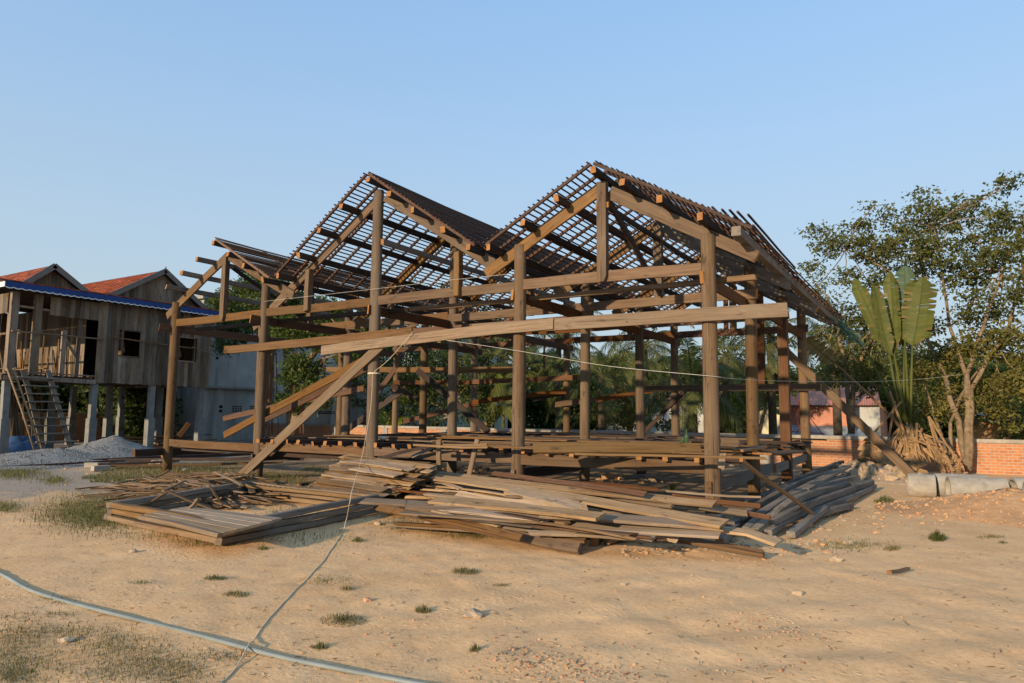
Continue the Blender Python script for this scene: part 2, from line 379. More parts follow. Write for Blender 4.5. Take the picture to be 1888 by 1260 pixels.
def post(name, x, y, z0, z1, r, parent, mat='post_wood', lean=(0, 0), n=18, **k):
    v = []; f = []; H = z1-z0; m = max(5, int(H/.35))
    ph = [rng.uniform(0, 6.28) for _ in range(4)]; bx, by = rng.uniform(-.012, .012), rng.uniform(-.012, .012)
    for i in range(m+1):
        t = i/m; rr = r*(1.06-.12*t)
        ox = lean[0]*t+bx*math.sin(3.1*t+ph[3]); oy = lean[1]*t+by*math.sin(2.7*t+ph[0])
        for q in range(n):
            a = 2*math.pi*q/n
            e = 1+.035*math.sin(2*a+ph[0]+t)+.025*math.sin(3*a+ph[1]+2*t)+.018*math.sin(5*a+ph[2]+5*t)+rng.uniform(-.008, .008)
            v.append((ox+rr*e*math.cos(a), oy+rr*e*math.sin(a), t*H))
    for i in range(m):
        for q in range(n): f.append((i*n+q, i*n+(q+1) % n, (i+1)*n+(q+1) % n, (i+1)*n+q))
    f += [tuple(range(n-1, -1, -1)), tuple(m*n+q for q in range(n))]
    me = mesh_from(name, v, f, [mat], None); me.polygons.foreach_set('use_smooth', np.array([len(p) == 4 for p in f]))
    return put(name, me, parent, Matrix.Translation((x, y, z0)), **k)

def vnoise(x, y, sc, seed):
    """smooth value noise on arrays"""
    r = np.random.default_rng(seed); T = r.random((64, 64))
    u, w_ = x*sc+100, y*sc+100; i, j = np.floor(u).astype(int), np.floor(w_).astype(int); a, b = u-i, w_-j
    a = a*a*(3-2*a); b = b*b*(3-2*b)
    g = lambda p, q: T[p % 64, q % 64]
    return (g(i, j)*(1-a)+g(i+1, j)*a)*(1-b)+(g(i, j+1)*(1-a)+g(i+1, j+1)*a)*b

# ------------------------------------------------------------------ the ground
def ground_z(x, y):
    x = np.asarray(x, float); y = np.asarray(y, float)
    z = (vnoise(x, y, .4, 1)-.5)*.03+(vnoise(x, y, 2.1, 2)-.5)*.016+(vnoise(x, y, 6.5, 3)-.5)*.010
    # faint wheel ruts that cross the open yard on the right
    s = (x-1.0)*.75+(y+5.5)*-.66; m = np.exp(-((x-1.6)/2.6)**2-((y+5.2)/2.0)**2)
    z = z+.010*np.sin(s*11+3*vnoise(x, y, .7, 5))*m
    a = .524   # shallow wind and wheel streaks lying aslant over the open sand
    su = x*math.cos(a)-y*math.sin(a); sv = x*math.sin(a)+y*math.cos(a); mm = 1/(1+np.exp(-(x+2.2)*1.6))*1/(1+np.exp((y+2.2)*2.5))
    k1 = vnoise(su, sv*5.5, .55, 31); k2 = vnoise(su, sv*4.0, 1.3, 33)
    z = z+mm*(.009*(np.abs(k1-.5)*2)**.7+.006*(k2-.5))
    return z-.012
def make_ground():
    def axis(lo, hi, step, far_lo, far_hi):
        a = list(np.arange(lo, hi, step)); d = step*1.3; x = hi
        while x < far_hi: a.append(x); d *= 1.18; x += d
        a.append(far_hi); d = step*1.3; x = lo-step; pre = []
        while x > far_lo: pre.append(x); d *= 1.18; x -= d
        pre.append(far_lo); return np.array(sorted(pre)+a)
    xs = axis(-9, 5.5, .055, -420, 420); ys = axis(-9.2, -.5, .05, -60, 500)
    X, Y = np.meshgrid(xs, ys); Z = ground_z(X, Y); nx, ny = len(xs), len(ys)
    i = np.arange(nx*ny).reshape(ny, nx)
    F = np.stack([i[:-1, :-1], i[:-1, 1:], i[1:, 1:], i[1:, :-1]], -1).reshape(-1, 4)
    V = np.stack([X, Y, Z], -1).reshape(-1, 3)
    put('ground', mesh_from('ground', V, F, ['dirt'], None, True), kind='structure')
make_ground()
# ------------------------------------------------------------------ the timber frame
CX = [-14.176, -10.605, -7.044, -3.504, 0.0]; RY = [0.0, 2.7745, 6.0414, 8.81]
frame = thing('timber_frame_house', 'large skeleton of an old timber house with open lath roofs and round posts, no walls', 'house frame', (-7, 4.4, 0))
TOP = [4.45, 4.70, 6.34, 4.70, 4.46]
for j, y in enumerate(RY):
    for i, x in enumerate(CX):
        if j == 2 and i == 4:
            # a squared post in this spot
            p = bar('post', (x, y, 0), (x, y, 4.35), .22, .20, 'red_wood', frame, up=(0, -1, 0), wob=.004)
        else:
            rr = (.125 if j == 0 and i == 4 else .115)*rng.uniform(.93, 1.06)
            p = post('post', x, y, -.02, TOP[i]-(.0 if j == 0 else rng.uniform(.0, .08)), rr, frame, lean=(rng.uniform(-.02, .02), 0))
        if i == 4 or j > 0:
            m = MB(); m.box((-.15, -.15, -.1), (.15, .15, .07+.03*rng.random()))
            m.put('footing', ['cement'], p, Matrix.Translation((x, y, 0)))
# tie beams along the front and along each row behind
FR = -.02
for j, y in enumerate(RY):
    for a, b in ((0, 1), (1, 2), (2, 3), (3, 4)):
        x0, x1 = CX[a], CX[b]
        if j == 0: x0 += .04; x1 -= .04
        z0 = 3.895+.02*(a if j == 0 else rng.uniform(-1, 1)*.6); z1 = 3.895+(.01*b-.02*(b == 4) if j == 0 else rng.uniform(-.02, .02))
        if j and b == 4: x1 += .16
        if j == 1 and a == 0: continue
        bar('tie_beam', (x0, y+(FR if j == 0 else -.10), z0), (x1, y+(FR if j == 0 else -.10), z1), .06, .19, 'beam_wood' if j < 2 else 'red_wood', frame, bow=rng.uniform(-.02, .01))
bar('tie_beam', (-11.9, RY[1]-.1, 3.93), (CX[1]+3.45, RY[1]-.1, 3.95), .06, .19, 'beam_wood', frame)
bar('under_beam', (-13.9, .45, 3.765), (-6.6, .45, 3.77), .09, .09, 'dark_wood', frame)
bar('under_beam', (-6.5, .45, 3.77), (.63, .45, 3.77), .09, .09, 'plank_wood', frame)
bar('under_beam', (-10.6, RY[1]-.1, 3.62), (-3.5, RY[1]-.1, 3.66), .05, .15, 'red_wood', frame)
for i, x in enumerate(CX):
    y0 = [-.42, -.36, -.17, -.135, -.14][i]; ox = -.055
    bar('plate_beam', (x+ox-.015*(i > 1), y0, 3.75), (x+ox, 4.6, 3.73), .055, .20, 'red_wood', frame, bow=-.015)
    bar('plate_beam', (x+ox+.07, 4.3, 3.73), (x+ox+.05, 9.25, 3.70), .055, .20, 'red_wood', frame)
# king posts, struts and principal rafters of every row
def rafter(x0, z0, x1, z1, y, mat='beam_wood', h=.21, w=.06, **k):
    bar('rafter', (x0, y, z0), (x1, y, z1), w, h, mat, frame, **k)
for j, y in enumerate(RY):
    yf = y-.07 if j == 0 else y-.06
    for x, zt, ww in ((-1.79, 5.60, .17), (-12.09, 5.47, .15)):
        if j in (1, 3) and x < -10: zt = 5.2
        m = MB(); hw = ww/2; zb = 3.84 if x > -5 else 3.82
        m.add([(-hw, -.06, zb+.10), (hw, -.06, zb+.10), (hw*.5, -.06, zb), (-hw*.5, -.06, zb), (-hw, .07, zb+.10), (hw, .07, zb+.10), (hw*.5, .07, zb), (-hw*.5, .07, zb),
               (-hw, -.06, zt), (hw, -.06, zt), (hw, .07, zt), (-hw, .07, zt)],
              [(0, 3, 2, 1), (4, 5, 6, 7), (0, 4, 7, 3), (3, 7, 6, 2), (2, 6, 5, 1), (0, 1, 9, 8), (1, 5, 10, 9), (5, 4, 11, 10), (4, 0, 8, 11), (8, 9, 10, 11)])
        kp = m.put('king_post', ['post_wood'], frame, Matrix.Translation((x, yf, 0)))
        if j == 0 and x > -5:
            q = MB(); q.box((-.125, -.05, 5.13), (.125, .0, 5.23)); q.put('peg', ['cut_end'], kp, Matrix.Translation((x, yf+.02, 0)))
    for x, zt in ((-9.05, 4.80), (-4.86, 4.72)):
        bar('strut', (x, yf, 3.84), (x, yf, zt), .13, .15, 'plank_wood', frame, up=(0, -1, 0))
    ya = y+.035; o = .0 if j == 0 else rng.uniform(-.04, .04)
    mt = 'plank_wood' if j == 0 else 'beam_wood'
    rafter(-12.09-.08, 5.50+o, -14.62, 4.12+o, ya, mt)
    rafter(-12.09+.05, 5.46+o, -9.58, 4.25+o, ya-.07, mt)
    rafter(-6.95-.10, 6.22+o, -10.42, 3.98+o, ya, mt)
    rafter(-6.95+.08, 6.20+o, -4.08, 4.40+o, ya-.01, mt, h=.24)
    rafter(-1.79-.08, 5.50+o, -4.22, 4.24+o, ya-.05, mt, h=.23)
    rafter(-1.79+.06, 5.44+o, .74, 4.02+o, ya+.02, mt if j == 0 else 'grey_wood', h=.24, taper=.8)
# purlins run front to back and show their sawn ends over the gable
P1L = [(-12.65, 5.37), (-13.21, 5.06), (-13.92, 4.78)]; P1R = [(-11.42, 5.36), (-10.80, 5.0), (-10.07, 4.58)]
P2L = [(-7.64, 5.95), (-8.29, 5.51), (-8.97, 5.05), (-9.58, 4.64)]; P2R = [(-6.34, 6.03), (-5.66, 5.57), (-4.94, 5.09), (-4.32, 4.66)]
P3L = [(-2.48, 5.32), (-3.15, 4.97), (-3.86, 4.60)]; P3R = [(-1.23, 5.38), (-.60, 5.0), (.03, 4.62)]
YE = 10.2
for (x, z) in [(-12.09, 5.72), (-6.95, 6.45), (-1.79, 5.71)]:
    bar('ridge_beam', (x, -.46, z), (x, YE, z-.04), .11, .11, 'dark_wood', frame, bow=-.04)
for lst in (P1L, P1R, P2L, P2R, P3L, P3R):
    for x, z in lst:
        bar('purlin', (x, -.5+rng.uniform(-.04, .03), z), (x, YE+rng.uniform(-.3, .1), z-.02), .095, .12, 'grey_wood' if lst is P1L else 'dark_wood', frame, bow=rng.uniform(-.06, -.01), swing=rng.uniform(-.03, .03), up=(0, 0, 1))
bar('eave_beam', (.56, -.5, 4.33), (.60, 10.9, 4.24), .13, .15, 'grey_wood', frame, cut='grey_wood', bow=-.02)
# lath roofs: thin strips down the slope with tile laths nailed across them
def lath_roof(x0, z0, x1, z1, y0, y1, gap=.108, strips=.46, ragged=.25, mat='lath_wood', sag=.05, keep=1.0):
    L = math.hypot(x1-x0, z1-z0); dx, dz = (x1-x0)/L, (z1-z0)/L; nx, nz = -dz, dx
    if nz < 0: nx, nz = -nx, -nz
    m = MB(); k = int((y1-y0)/strips)
    sg = lambda y: -sag*4*((y-y0)/(y1-y0))*(1-(y-y0)/(y1-y0))
    for i in range(k+1):
        y = y0+.02+i*(y1-y0-.05)/k+rng.uniform(-.03, .03)*(0 < i < k); z = sg(y)
        m.bar((x0, y, z0+z), (x1+dx*rng.uniform(-.02, .05), y+rng.uniform(-.02, .02), z1+z), .045, .05, (nx, 0, nz), nseg=4, wob=.004)
    n = int(L/gap)
    for i in range(n+1):
        if rng.random() > keep: continue
        t = (i+.3)*gap
        if t > L+.03: break
        x, z = x0+dx*t+nx*.04, z0+dz*t+nz*.04
        ya, yb = y0-.03+rng.uniform(-.02, .02), y1+rng.uniform(-ragged, ragged); s = 8; c = rng.uniform(-.006, .006)
        prev = None
        pts = [(x+dx*c*math.sin(q)+rng.uniform(-.004, .004), ya+(yb-ya)*q/s, z+sg(ya+(yb-ya)*q/s)+rng.uniform(-.007, .007)) for q in range(s+1)]
        v = []; f = []
        for p in pts:
            for a, b in ((-.012, -.009), (.012, -.009), (.012, .010), (-.012, .010)):
                v.append((p[0]+dx*a+nx*b, p[1], p[2]+dz*a+nz*b))
        for q in range(s):
            for e in range(4): f.append((q*4+e, q*4+(e+1) % 4, q*4+4+(e+1) % 4, q*4+4+e))
        f += [(3, 2, 1, 0), tuple(s*4+e for e in range(4))]
        m.add(v, f)
    return m.put('lath_roof', [mat], frame)
lath_roof(-6.98, 6.545, -9.72, 4.66, -.50, 10.0)
lath_roof(-6.92, 6.545, -4.20, 4.69, -.50, 10.0, ragged=.6)
lath_roof(-1.82, 5.805, -3.95, 4.67, -.50, 10.0)
lath_roof(-1.76, 5.805, .78, 4.34, -.50, 10.6)
lath_roof(-12.06, 5.815, -9.98, 4.65, -.42, 9.4, strips=1.3, keep=.97, gap=.112, mat='lath_wood_lit')  # left gable slope: looks sunlit through its lighter lath colour
m = MB()
for k in range(5):
    x = .12+.13*k; z = 4.86-.045*k
    m.bar((x, -.15+.12*rng.random(), z), (x+.1, 3.4, z-.22), .028, .026, nseg=3, wob=.006)
m.put('loose_lath', ['lath_wood'], frame, kind='stuff')
m = MB()
for k in range(5):
    a = Vector((-5.1+.16*k, .9+1.6*rng.random(), 5.32-.11*k)); m.bar(a, a+Vector((rng.uniform(-.1, .1), 5, -.25)), .028, .026, nseg=3, wob=.006)
m.put('loose_lath', ['lath_wood'], frame, kind='stuff')
# long braces inside the roof
bar('collar_beam', (-1.74, .02, 5.18), (-1.74, 9.0, 5.16), .05, .10, 'dark_wood', frame)
bar('collar_beam', (-6.83, -.10, 5.17), (-6.86, 9.0, 5.12), .06, .12, 'grey_wood', frame)
bar('brace', (-1.72, .02, 5.30), (-1.72, 2.6, 4.05), .05, .15, 'dark_wood', frame)
bar('brace', (-12.05, .1, 5.2), (-12.05, 2.6, 4.1), .05, .10, 'dark_wood', frame)
bar('hanging_post', (-1.06, 8.72, 2.42), (-1.06, 8.72, 4.95), .19, .14, 'red_wood', frame, up=(0, -1, 0))
bar('hanging_post', (-1.97, 8.70, 3.9), (-1.97, 8.70, 4.9), .12, .10, 'red_wood', frame, up=(0, -1, 0))
bar('hanging_post', (-7.80, 8.7, 3.02), (-7.80, 8.7, 4.1), .06, .05, 'red_wood', frame, up=(0, -1, 0))
# planks nailed to the posts
bar('bracing_plank', (-8.39, -.215, 2.925), (-2.69, -.195, 3.155), .045, .205, 'pale_wood', frame, bow=.02)
bar('bracing_plank', (-4.45, -.160, 3.165), (1.19, -.160, 3.145), .05, .215, 'pale_wood', frame, bow=-.012)
bar('bracing_plank', (-11.84, -.16, 3.075), (-5.9, -.160, 3.215), .045, .185, 'beam_wood', frame, bow=-.03)
def row_plank(a, b, y, h, mat='red_wood', w_=.04, **k):
    p, q = at(*a, 'y', y), at(*b, 'y', y); return bar('bracing_plank', p, q, w_, h, mat, frame, **k)
row_plank((602, 682), (958, 682), RY[2]-.15, .17, 'plank_wood')
row_plank((725, 706), (880, 705), RY[3]-.15, .15)
row_plank((870, 705), (1066, 696), RY[3]-.19, .16)
row_plank((742, 778), (880, 744), RY[3]-.15, .16)
row_plank((868, 744), (1044, 722), RY[3]-.20, .16, bow=.03)
row_plank((1024, 746), (1100, 738), RY[3]-.20, .17, 'beam_wood')
row_plank((1080, 741), (1205, 720), RY[3]-.15, .16, 'red_wood')
row_plank((1190, 716), (1514, 715), RY[3]-.20, .19, 'plank_wood')
row_plank((980, 737), (1042, 724), RY[3]-.15, .15, 'dark_wood')
def brace(a, b, y, h, mat, yb=None, **k):
    return bar('brace', at(*a, 'y', y), at(*b, 'y', y if yb is None else yb), .045, h, mat, frame, **k)
brace((438, 884), (726, 614), -.15, .21, 'pale_wood')
brace((414, 803), (672, 664), .18, .17, 'beam_wood')
brace((486, 775), (700, 668), .9, .17, 'red_wood')
brace((412, 772), (668, 716), 2.62, .16, 'red_wood')
brace((1432, 630), (1690, 885), RY[3]-.16, .20, 'plank_wood')
brace((770, 683), (902, 797), RY[2]-.16, .20, 'dark_wood')
brace((1188, 797), (1262, 722), RY[3]-.14, .12, 'dark_wood')
brace((690, 734), (732, 674), RY[2]-.16, .18, 'red_wood')
brace((640, 792), (748, 716), RY[2]+.16, .20, 'dark_wood')
brace((722, 712), (776, 738), RY[3]-.22, .18, 'dark_wood')
brace((478, 795), (470, 760), .16, .10, 'red_wood')
# the floor: sill beams, joists and the beams under them
for j, y in enumerate(RY):
    for a in range(4):
        x0, x1 = CX[a]+.06, CX[a+1]-.06
        z0 = .775; h = .185
        if a == 0: z0 = .75
        bar('floor_beam', (x0, y+(-.02 if j == 0 else 0), z0), (x1, y+(-.02 if j == 0 else 0), z0-(.0 if a else .03)), .06, h, 'beam_wood' if j == 0 else 'dark_wood', frame)
bar('floor_beam', (-13.9, .22, .61), (-10.7, .22, .64), .08, .14, 'dark_wood', frame)
bar('floor_beam', (-10.4, .20, .60), (-7.1, .20, .60), .08, .12, 'dark_wood', frame)
for i, x in enumerate(CX):
    bar('floor_beam', (x-.02, -.16 if i else -.9, .50), (x-.02, 4.6, .50), .08, .18, 'grey_wood' if i == 4 else 'dark_wood', frame, cut='plank_wood')
    bar('floor_beam', (x+.05, 4.4, .50), (x-.02, 9.0, .49), .08, .18, 'grey_wood' if i == 4 else 'dark_wood', frame)
n = 0
for a in (1, 2, 3):
    for k in range(8):
        x = CX[a]+.28+k*.43+rng.uniform(-.05, .05)
        if x > CX[a+1]-.16: continue
        bar('joist', (x, -.21+rng.uniform(-.05, .04), .915+rng.uniform(-.008, .008)), (x+rng.uniform(-.06, .06), 8.95+rng.uniform(-.3, .2), .915), .085, .092, 'plank_wood' if a == 3 else 'dark_wood', frame)
bar('joist', (-13.6, -.1, .93), (-13.5, .1, 1.25), .05, .12, 'red_wood', frame)
bar('joist', (CX[4]+.22, -.3, .80), (CX[4]+.22, -.22, 1.02), .05, .1, 'plank_wood', frame, up=(1, 0, 0))
# ------------------------------------------------------------------ loose timber: every board can be lifted away
def plank(name, a, za, b, zb, w_, h, mat, label, group=None, cat='plank', roll=0.0, **k):
    p, q = G(*a, za), G(*b, zb); d = (q-p).normalized()
    up = (Matrix.Rotation(roll, 3, d) @ Vector((0, 0, 1)))
    return bar(name, p, q, w_, h, mat, None, up=tuple(up), label=label, cat=cat, group=group, **k)
PILE = 'boards of the big heap in front of the frame'
T = [  # left end, height, right end, height, width, thickness, timber, roll, label
 ((797, 879), .50, (1335, 966), .40, .25, .04, 'pile_pale', .25, 'very long pale board lying across the back of the big plank heap'),
 ((792, 873), .50, (1318, 931), .50, .14, .05, 'pile_wood', .5, 'long dull brown board behind the very long pale board of the heap'),
 ((908, 873), .55, (1190, 912), .56, .10, .03, 'red_wood', .9, 'reddish board tipped on edge at the back of the heap below a round post'),
 ((1018, 890), .42, (1214, 903), .46, .10, .04, 'red_wood', .3, 'short reddish board furthest back on the heap, under the platform edge'),
 ((1228, 906), .50, (1402, 918), .40, .045, .035, 'pile_pale', 0, 'thin straight batten passing before the foot of the corner post'),
 ((1240, 915), .50, (1402, 934), .38, .09, .03, 'red_wood', .9, 'dark red board on edge pointing at the grey beams'),
 ((1238, 925), .46, (1420, 955), .32, .08, .03, 'red_wood', .8, 'narrow red board whose split tip rests on the grey beams'),
 ((1290, 934), .44, (1378, 948), .36, .12, .03, 'pile_wood', .5, 'short weathered board with a pale end beside the corner post foot'),
 ((1110, 912), .44, (1241, 934), .42, .13, .04, 'pile_wood', .5, 'brown board ending with a square butt behind the long pale board'),
 ((941, 908), .42, (1072, 946), .42, .24, .16, 'pile_pale', .2, 'stout pale timber with a rounded end lying on top of the heap'),
 ((762, 893), .36, (937, 915), .38, .05, .03, 'pile_pale', 0, 'slim pale batten above the dark hollow of the heap'),
 ((777, 903), .32, (858, 909), .36, .06, .035, 'pile_pale', 0, 'short pale batten with a rounded tip over the dark hollow'),
 ((798, 889), .40, (850, 901), .40, .10, .03, 'pile_pale', .2, 'short light offcut wedged under the very long pale board'),
 ((845, 912), .39, (1018, 937), .39, .16, .04, 'pile_pale', .6, 'rough pale board with a broken end beneath the rounded timber'),
 ((800, 924), .36, (1108, 955), .42, .30, .045, 'pile_wood', .12, 'wide dark brown board on the middle of the heap with a clean cut end'),
 ((668, 923), .32, (806, 933), .30, .25, .04, 'pile_wood', .15, 'wide grey brown board reaching left toward the stacked frames'),
 ((790, 938), .30, (1010, 958), .33, .30, .04, 'pile_wood', .1, 'wide board smeared with white paint in the middle of the heap'),
 ((1000, 950), .36, (1332, 972), .34, .32, .045, 'pile_wood', .1, 'very wide flat board at the right of the heap with a frayed edge'),
 ((870, 951), .28, (1328, 987), .27, .24, .04, 'pile_pale', .22, 'long patched board along the front of the heap, paler squares on it'),
 ((917, 966), .22, (1207, 993), .20, .22, .04, 'pile_wood', .2, 'dull flat board in the front row of the heap with a slanted left end'),
 ((698, 936), .26, (962, 992), .14, .12, .05, 'beam_wood', .7, 'golden brown beam slanting down toward the viewer from the stacked frames'),
 ((750, 944), .26, (1070, 1012), .05, .17, .07, 'beam_wood', .6, 'thick golden beam with a cracked edge whose square end meets the sand'),
 ((797, 944), .29, (920, 970), .22, .05, .03, 'pile_pale', 0, 'thin pale batten caught between two slanting golden beams'),
 ((714, 967), .04, (935, 984), .05, .07, .06, 'pile_wood', 0, 'straight timber lying flat on the sand in front of the heap'),
 ((960, 984), .11, (1080, 999), .10, .14, .07, 'beam_wood', .3, 'short beam with a dark gap beside its end at the front of the heap'),
 ((975, 983), .19, (1166, 988), .17, .10, .04, 'pile_wood', .4, 'board with a gnawed lower edge above the knotty stump'),
 ((1214, 989), .17, (1250, 995), .15, .16, .05, 'pile_pale', .5, 'short stub of board showing beyond the slanted dull board'),
 ((1240, 993), .09, (1408, 1022), .05, .13, .06, 'beam_wood', .4, 'low brown beam running into the sand at the right front of the heap'),
 ((1330, 975), .30, (1434, 1001), .22, .22, .04, 'pile_pale', .1, 'smooth pale board with a grey end face at the right tip of the heap'),
 ((1246, 950), .30, (1345, 972), .28, .12, .04, 'beam_wood', .4, 'brown board tucked under the right end of the very long pale board'),
 ((1085, 932), .33, (1230, 948), .33, .20, .05, 'red_wood', .2, 'shaded red board under the very long pale board, right of the rounded timber'),
]
for a, za, b, zb, ww, hh, mt, ro, lb in T:
    plank('plank', a, za, b, zb, ww*.80, hh*.85, mt, lb, PILE, roll=ro*1.0+.06, cut=mt if mt != 'beam_wood' else 'plank_wood', bow=rng.uniform(-.02, .03))
for k in range(44):   # boards buried deeper in the heap
    t = rng.random(); s = rng.random()
    a = (690+150*rng.random()+120*t, 905+62*s); b = (980+270*rng.random()+60*t, 925+64*s)
    z = .05+.27*(1-s)*rng.random()+.02*(k % 3)
    plank('plank', a, z, b, z+rng.uniform(-.02, .02), rng.uniform(.08, .2), rng.uniform(.025, .05), rng.choice(['plank_wood', 'beam_wood', 'pile_wood', 'dark_wood', 'pale_wood']),
          'brown board half buried among others inside the big plank heap', PILE, cut='plank_wood')
for k in range(34):   # slim battens and narrow boards strewn over the heap
    t = rng.random(); a = (720+330*t, 892+60*rng.random()+10*t); L = rng.uniform(110, 330); b = (min(a[0]+L, 1330), a[1]+L*rng.uniform(.06, .15)); z = max(.10, .44-.0042*abs(a[1]-915)-.10*rng.random())
    plank('plank', a, z, b, z+rng.uniform(-.05, .03), rng.choice([.035, .05, .07, .09, .11]), rng.uniform(.02, .035), rng.choice(['pile_wood', 'pale_wood', 'stick_wood', 'pile_wood', 'dark_wood', 'red_wood']), 'narrow weathered board strewn over the top of the big plank heap', PILE, cut=None, roll=rng.uniform(0, .4), bow=rng.uniform(-.02, .03), skew=.03)
for k, (px, py, z) in enumerate([(1098, 998, .05), (1260, 990, .05), (1330, 1000, .06), (1005, 990, .05), (880, 975, .06)]):
    p = G(px, py, z); plank('bearer_block', (px-3, py), z, (px+28, py-30), z, .10, .10, 'grey_wood' if k else 'beam_wood', ['square golden bearer block beside the knotty stump', 'grey bearer block under the stub of board', 'weathered grey bearer block at the right tip of the heap', 'bearer block hidden beneath the front row of boards', 'bearer block below the slanting golden beams'][k], 'bearers under the heap', 'block')
# knotty stump
m = MB(); p = G(1118, 1004, 0); q = G(1152, 996, 0)
m.tube([p+Vector((0, 0, .06)), p.lerp(q, .3)+Vector((0, 0, .08)), p.lerp(q, .7)+Vector((.02, .05, .07)), q+Vector((0, 0, .05))], [.07, .085, .06, .04], 9)
for v in m.v: v += Vector((rng.uniform(-.012, .012),)*3)
m.put('stump', ['bark'], label='knotty dark stump poking out at the front of the big plank heap', cat='stump')

# the stack of thin boards left of the heap
for k in range(84):
    t = k/84; row = rng.random()
    a = (562+80*t+rng.uniform(-10, 14), 914-74*t+rng.uniform(-3, 3)); b = (708+74*t+rng.uniform(-34, 30), 928-70*t+rng.uniform(-4, 5))
    z = .03+.66*t
    plank('thin_board', a, z, b, z+rng.uniform(-.03, .05), rng.uniform(.10, .17), rng.uniform(.016, .028), 'stick_wood' if rng.random() < .5 else 'pile_wood',
          'thin brown board in the leaning stack under the rope', 'thin boards in the leaning stack', 'board', cut=None, roll=rng.uniform(.1, .5), skew=.03, bow=rng.uniform(-.01, .03))
for k in range(40):  # the far side of the same stack, filling it to the ground
    t = rng.random(); a = (600+70*t, 900-50*t); b = (740+60*t, 912-46*t); z = .04+.55*t*rng.random()
    p, q = G(*a, z), G(*b, z); sh = Vector((0, rng.uniform(.15, .55), 0))
    bar('thin_board', p+sh, q+sh, .15, .025, 'stick_wood', label='thin brown board in the leaning stack under the rope', cat='board', group='thin boards in the leaning stack', cut=None)
plank('offcut', (600, 885), .02, (552, 894), .02, .10, .04, 'dark_wood', 'dark offcut on the grass left of the leaning stack', cat='plank')
for k in range(3):
    plank('panel_board', (722+14*k, 915), .16, (712+16*k, 940), .12, .13, .02, 'pale_wood', 'short tan board lying face up right of the leaning stack', 'short tan boards by the stack', 'board', cut=None)
plank('stick', (752, 872), .45, (770, 897), .25, .03, .03, 'stick_wood', 'single stick leaning into the dark hollow of the heap', cat='stick')

# heap of scrap sticks
SC = 'sticks of the tangled scrap heap'
for a, za, b, zb, lb in [((310, 908), .42, (390, 938), .20, 'stick slanting over the edge of the stacked frames'), ((386, 896), .46, (410, 929), .18, 'bent looking stick hanging over the dark frame rail'),
                         ((366, 920), .40, (345, 941), .24, 'short stick leaning on the tan boarded shutter'), ((396, 870), .42, (446, 895), .30, 'thick short stick on top of the scrap heap near the slanting brace'),
                         ((252, 941), .10, (310, 907), .34, 'pale stick pointing up from the left front of the scrap heap'), ((300, 905), .30, (340, 888), .38, 'pale stick crossing the middle of the scrap heap'),
                         ((285, 881), .30, (312, 868), .42, 'dark stick rising beside the foot of the leftmost post'), ((178, 934), .03, (302, 905), .25, 'long bowed stick lying out on the grass to the left')]:
    plank('stick', a, za, b, zb, .055, .03, 'stick_wood', lb + ' of scrap wood' if 'scrap' not in lb else lb, SC, 'stick', cut=None)
for k in range(190):
    r_ = math.sqrt(rng.random()); th = rng.uniform(0, 6.283)
    cx, cy = 375+150*r_*math.cos(th), 902+27*r_*math.sin(th)
    c = G(cx, cy, .05); z = .03+.30*(1-r_)*rng.random()+.08*(1-r_)
    a_ = rng.gauss(-.05, .45); L = rng.uniform(.5, 1.9); tl = rng.gauss(0, .07)
    d = Vector((math.cos(a_)*math.cos(tl), math.sin(a_)*math.cos(tl), math.sin(tl)))
    c.z = max(z, .02+abs(L/2*math.sin(tl)))
    bar('stick', c-d*L/2, c+d*L/2, rng.choice([.025, .03, .04, .06, .1]), rng.uniform(.012, .028), 'stick_wood', label='weathered stick in the tangled heap of scrap wood', cat='stick', group=SC, cut=None, bow=rng.uniform(-.04, .04), skew=.03)
for k in range(14):
    a = (140+rng.uniform(0, 120), 925-rng.uniform(0, 35)); b = (a[0]+rng.uniform(40, 110), a[1]-rng.uniform(2, 22))
    plank('stick', a, .03, b, .05, .04, .025, 'stick_wood', 'loose stick scattered on the grass left of the scrap heap', 'scattered sticks', 'stick', cut=None)

# stacked door frames with a panel on top
F0, F1, F2, F3 = [G(*p, 0) for p in ((207, 960), (413, 1008), (694, 946), (460, 915))]
lbls = ['lowest of the three stacked timber door frames on the sand', 'middle one of the three stacked timber door frames', 'topmost stacked timber door frame carrying slots along its back rail']
for k in range(3):
    z = .05+.094*k; j = [Vector((rng.uniform(-.04, .04), rng.uniform(-.04, .04), 0)) for _ in range(4)]
    t = thing('wooden_frame', lbls[k], 'frame', (F0+F2)/2, 'stacked door frames')
    c = [F0+j[0], F1+j[1], F2+j[2], F3+j[3]]; zz = Vector((0, 0, z))
    for (p, q, mt) in ((c[0], c[1], 'pale_wood'), (c[1], c[2], 'grey_wood'), (c[3], c[2], 'pale_wood'), (c[0], c[3], 'grey_wood')):
        d = (q-p).normalized()*.06
        bar('rail', p+zz-d*(mt == 'grey_wood'), q+zz+d*(mt == 'grey_wood'),   .10, .072 if mt == 'pale_wood' else .076, mt, t, cut=mt)
    if k == 2:
        p, q = c[3].lerp(c[0], .07), c[2].lerp(c[1], .07); bar('rail', p+zz, q+zz, .07, .058, 'pale_wood', t, cut='pale_wood')
        m = MB(); a, b = c[3].lerp(c[2], .04), c[3].lerp(c[2], .97); a2, b2 = c[3].lerp(c[0], .065), c[2].lerp(c[1], .065)
        for i in range(22):
            s = i/21; m.bar(a.lerp(b, s)+zz, a2.lerp(b2, s)+zz, .03, .025)
        m.put('slat', ['plank_wood'], t)
t = thing('boarded_shutter', 'ridged tan boarded shutter lying inside the stacked frames', 'shutter', F1.lerp(F3, .3))
pa, pb, pc, pd = G(266, 949, .27), G(412, 983, .27), G(520, 955, .27), G(345, 934, .27)
m = MB()
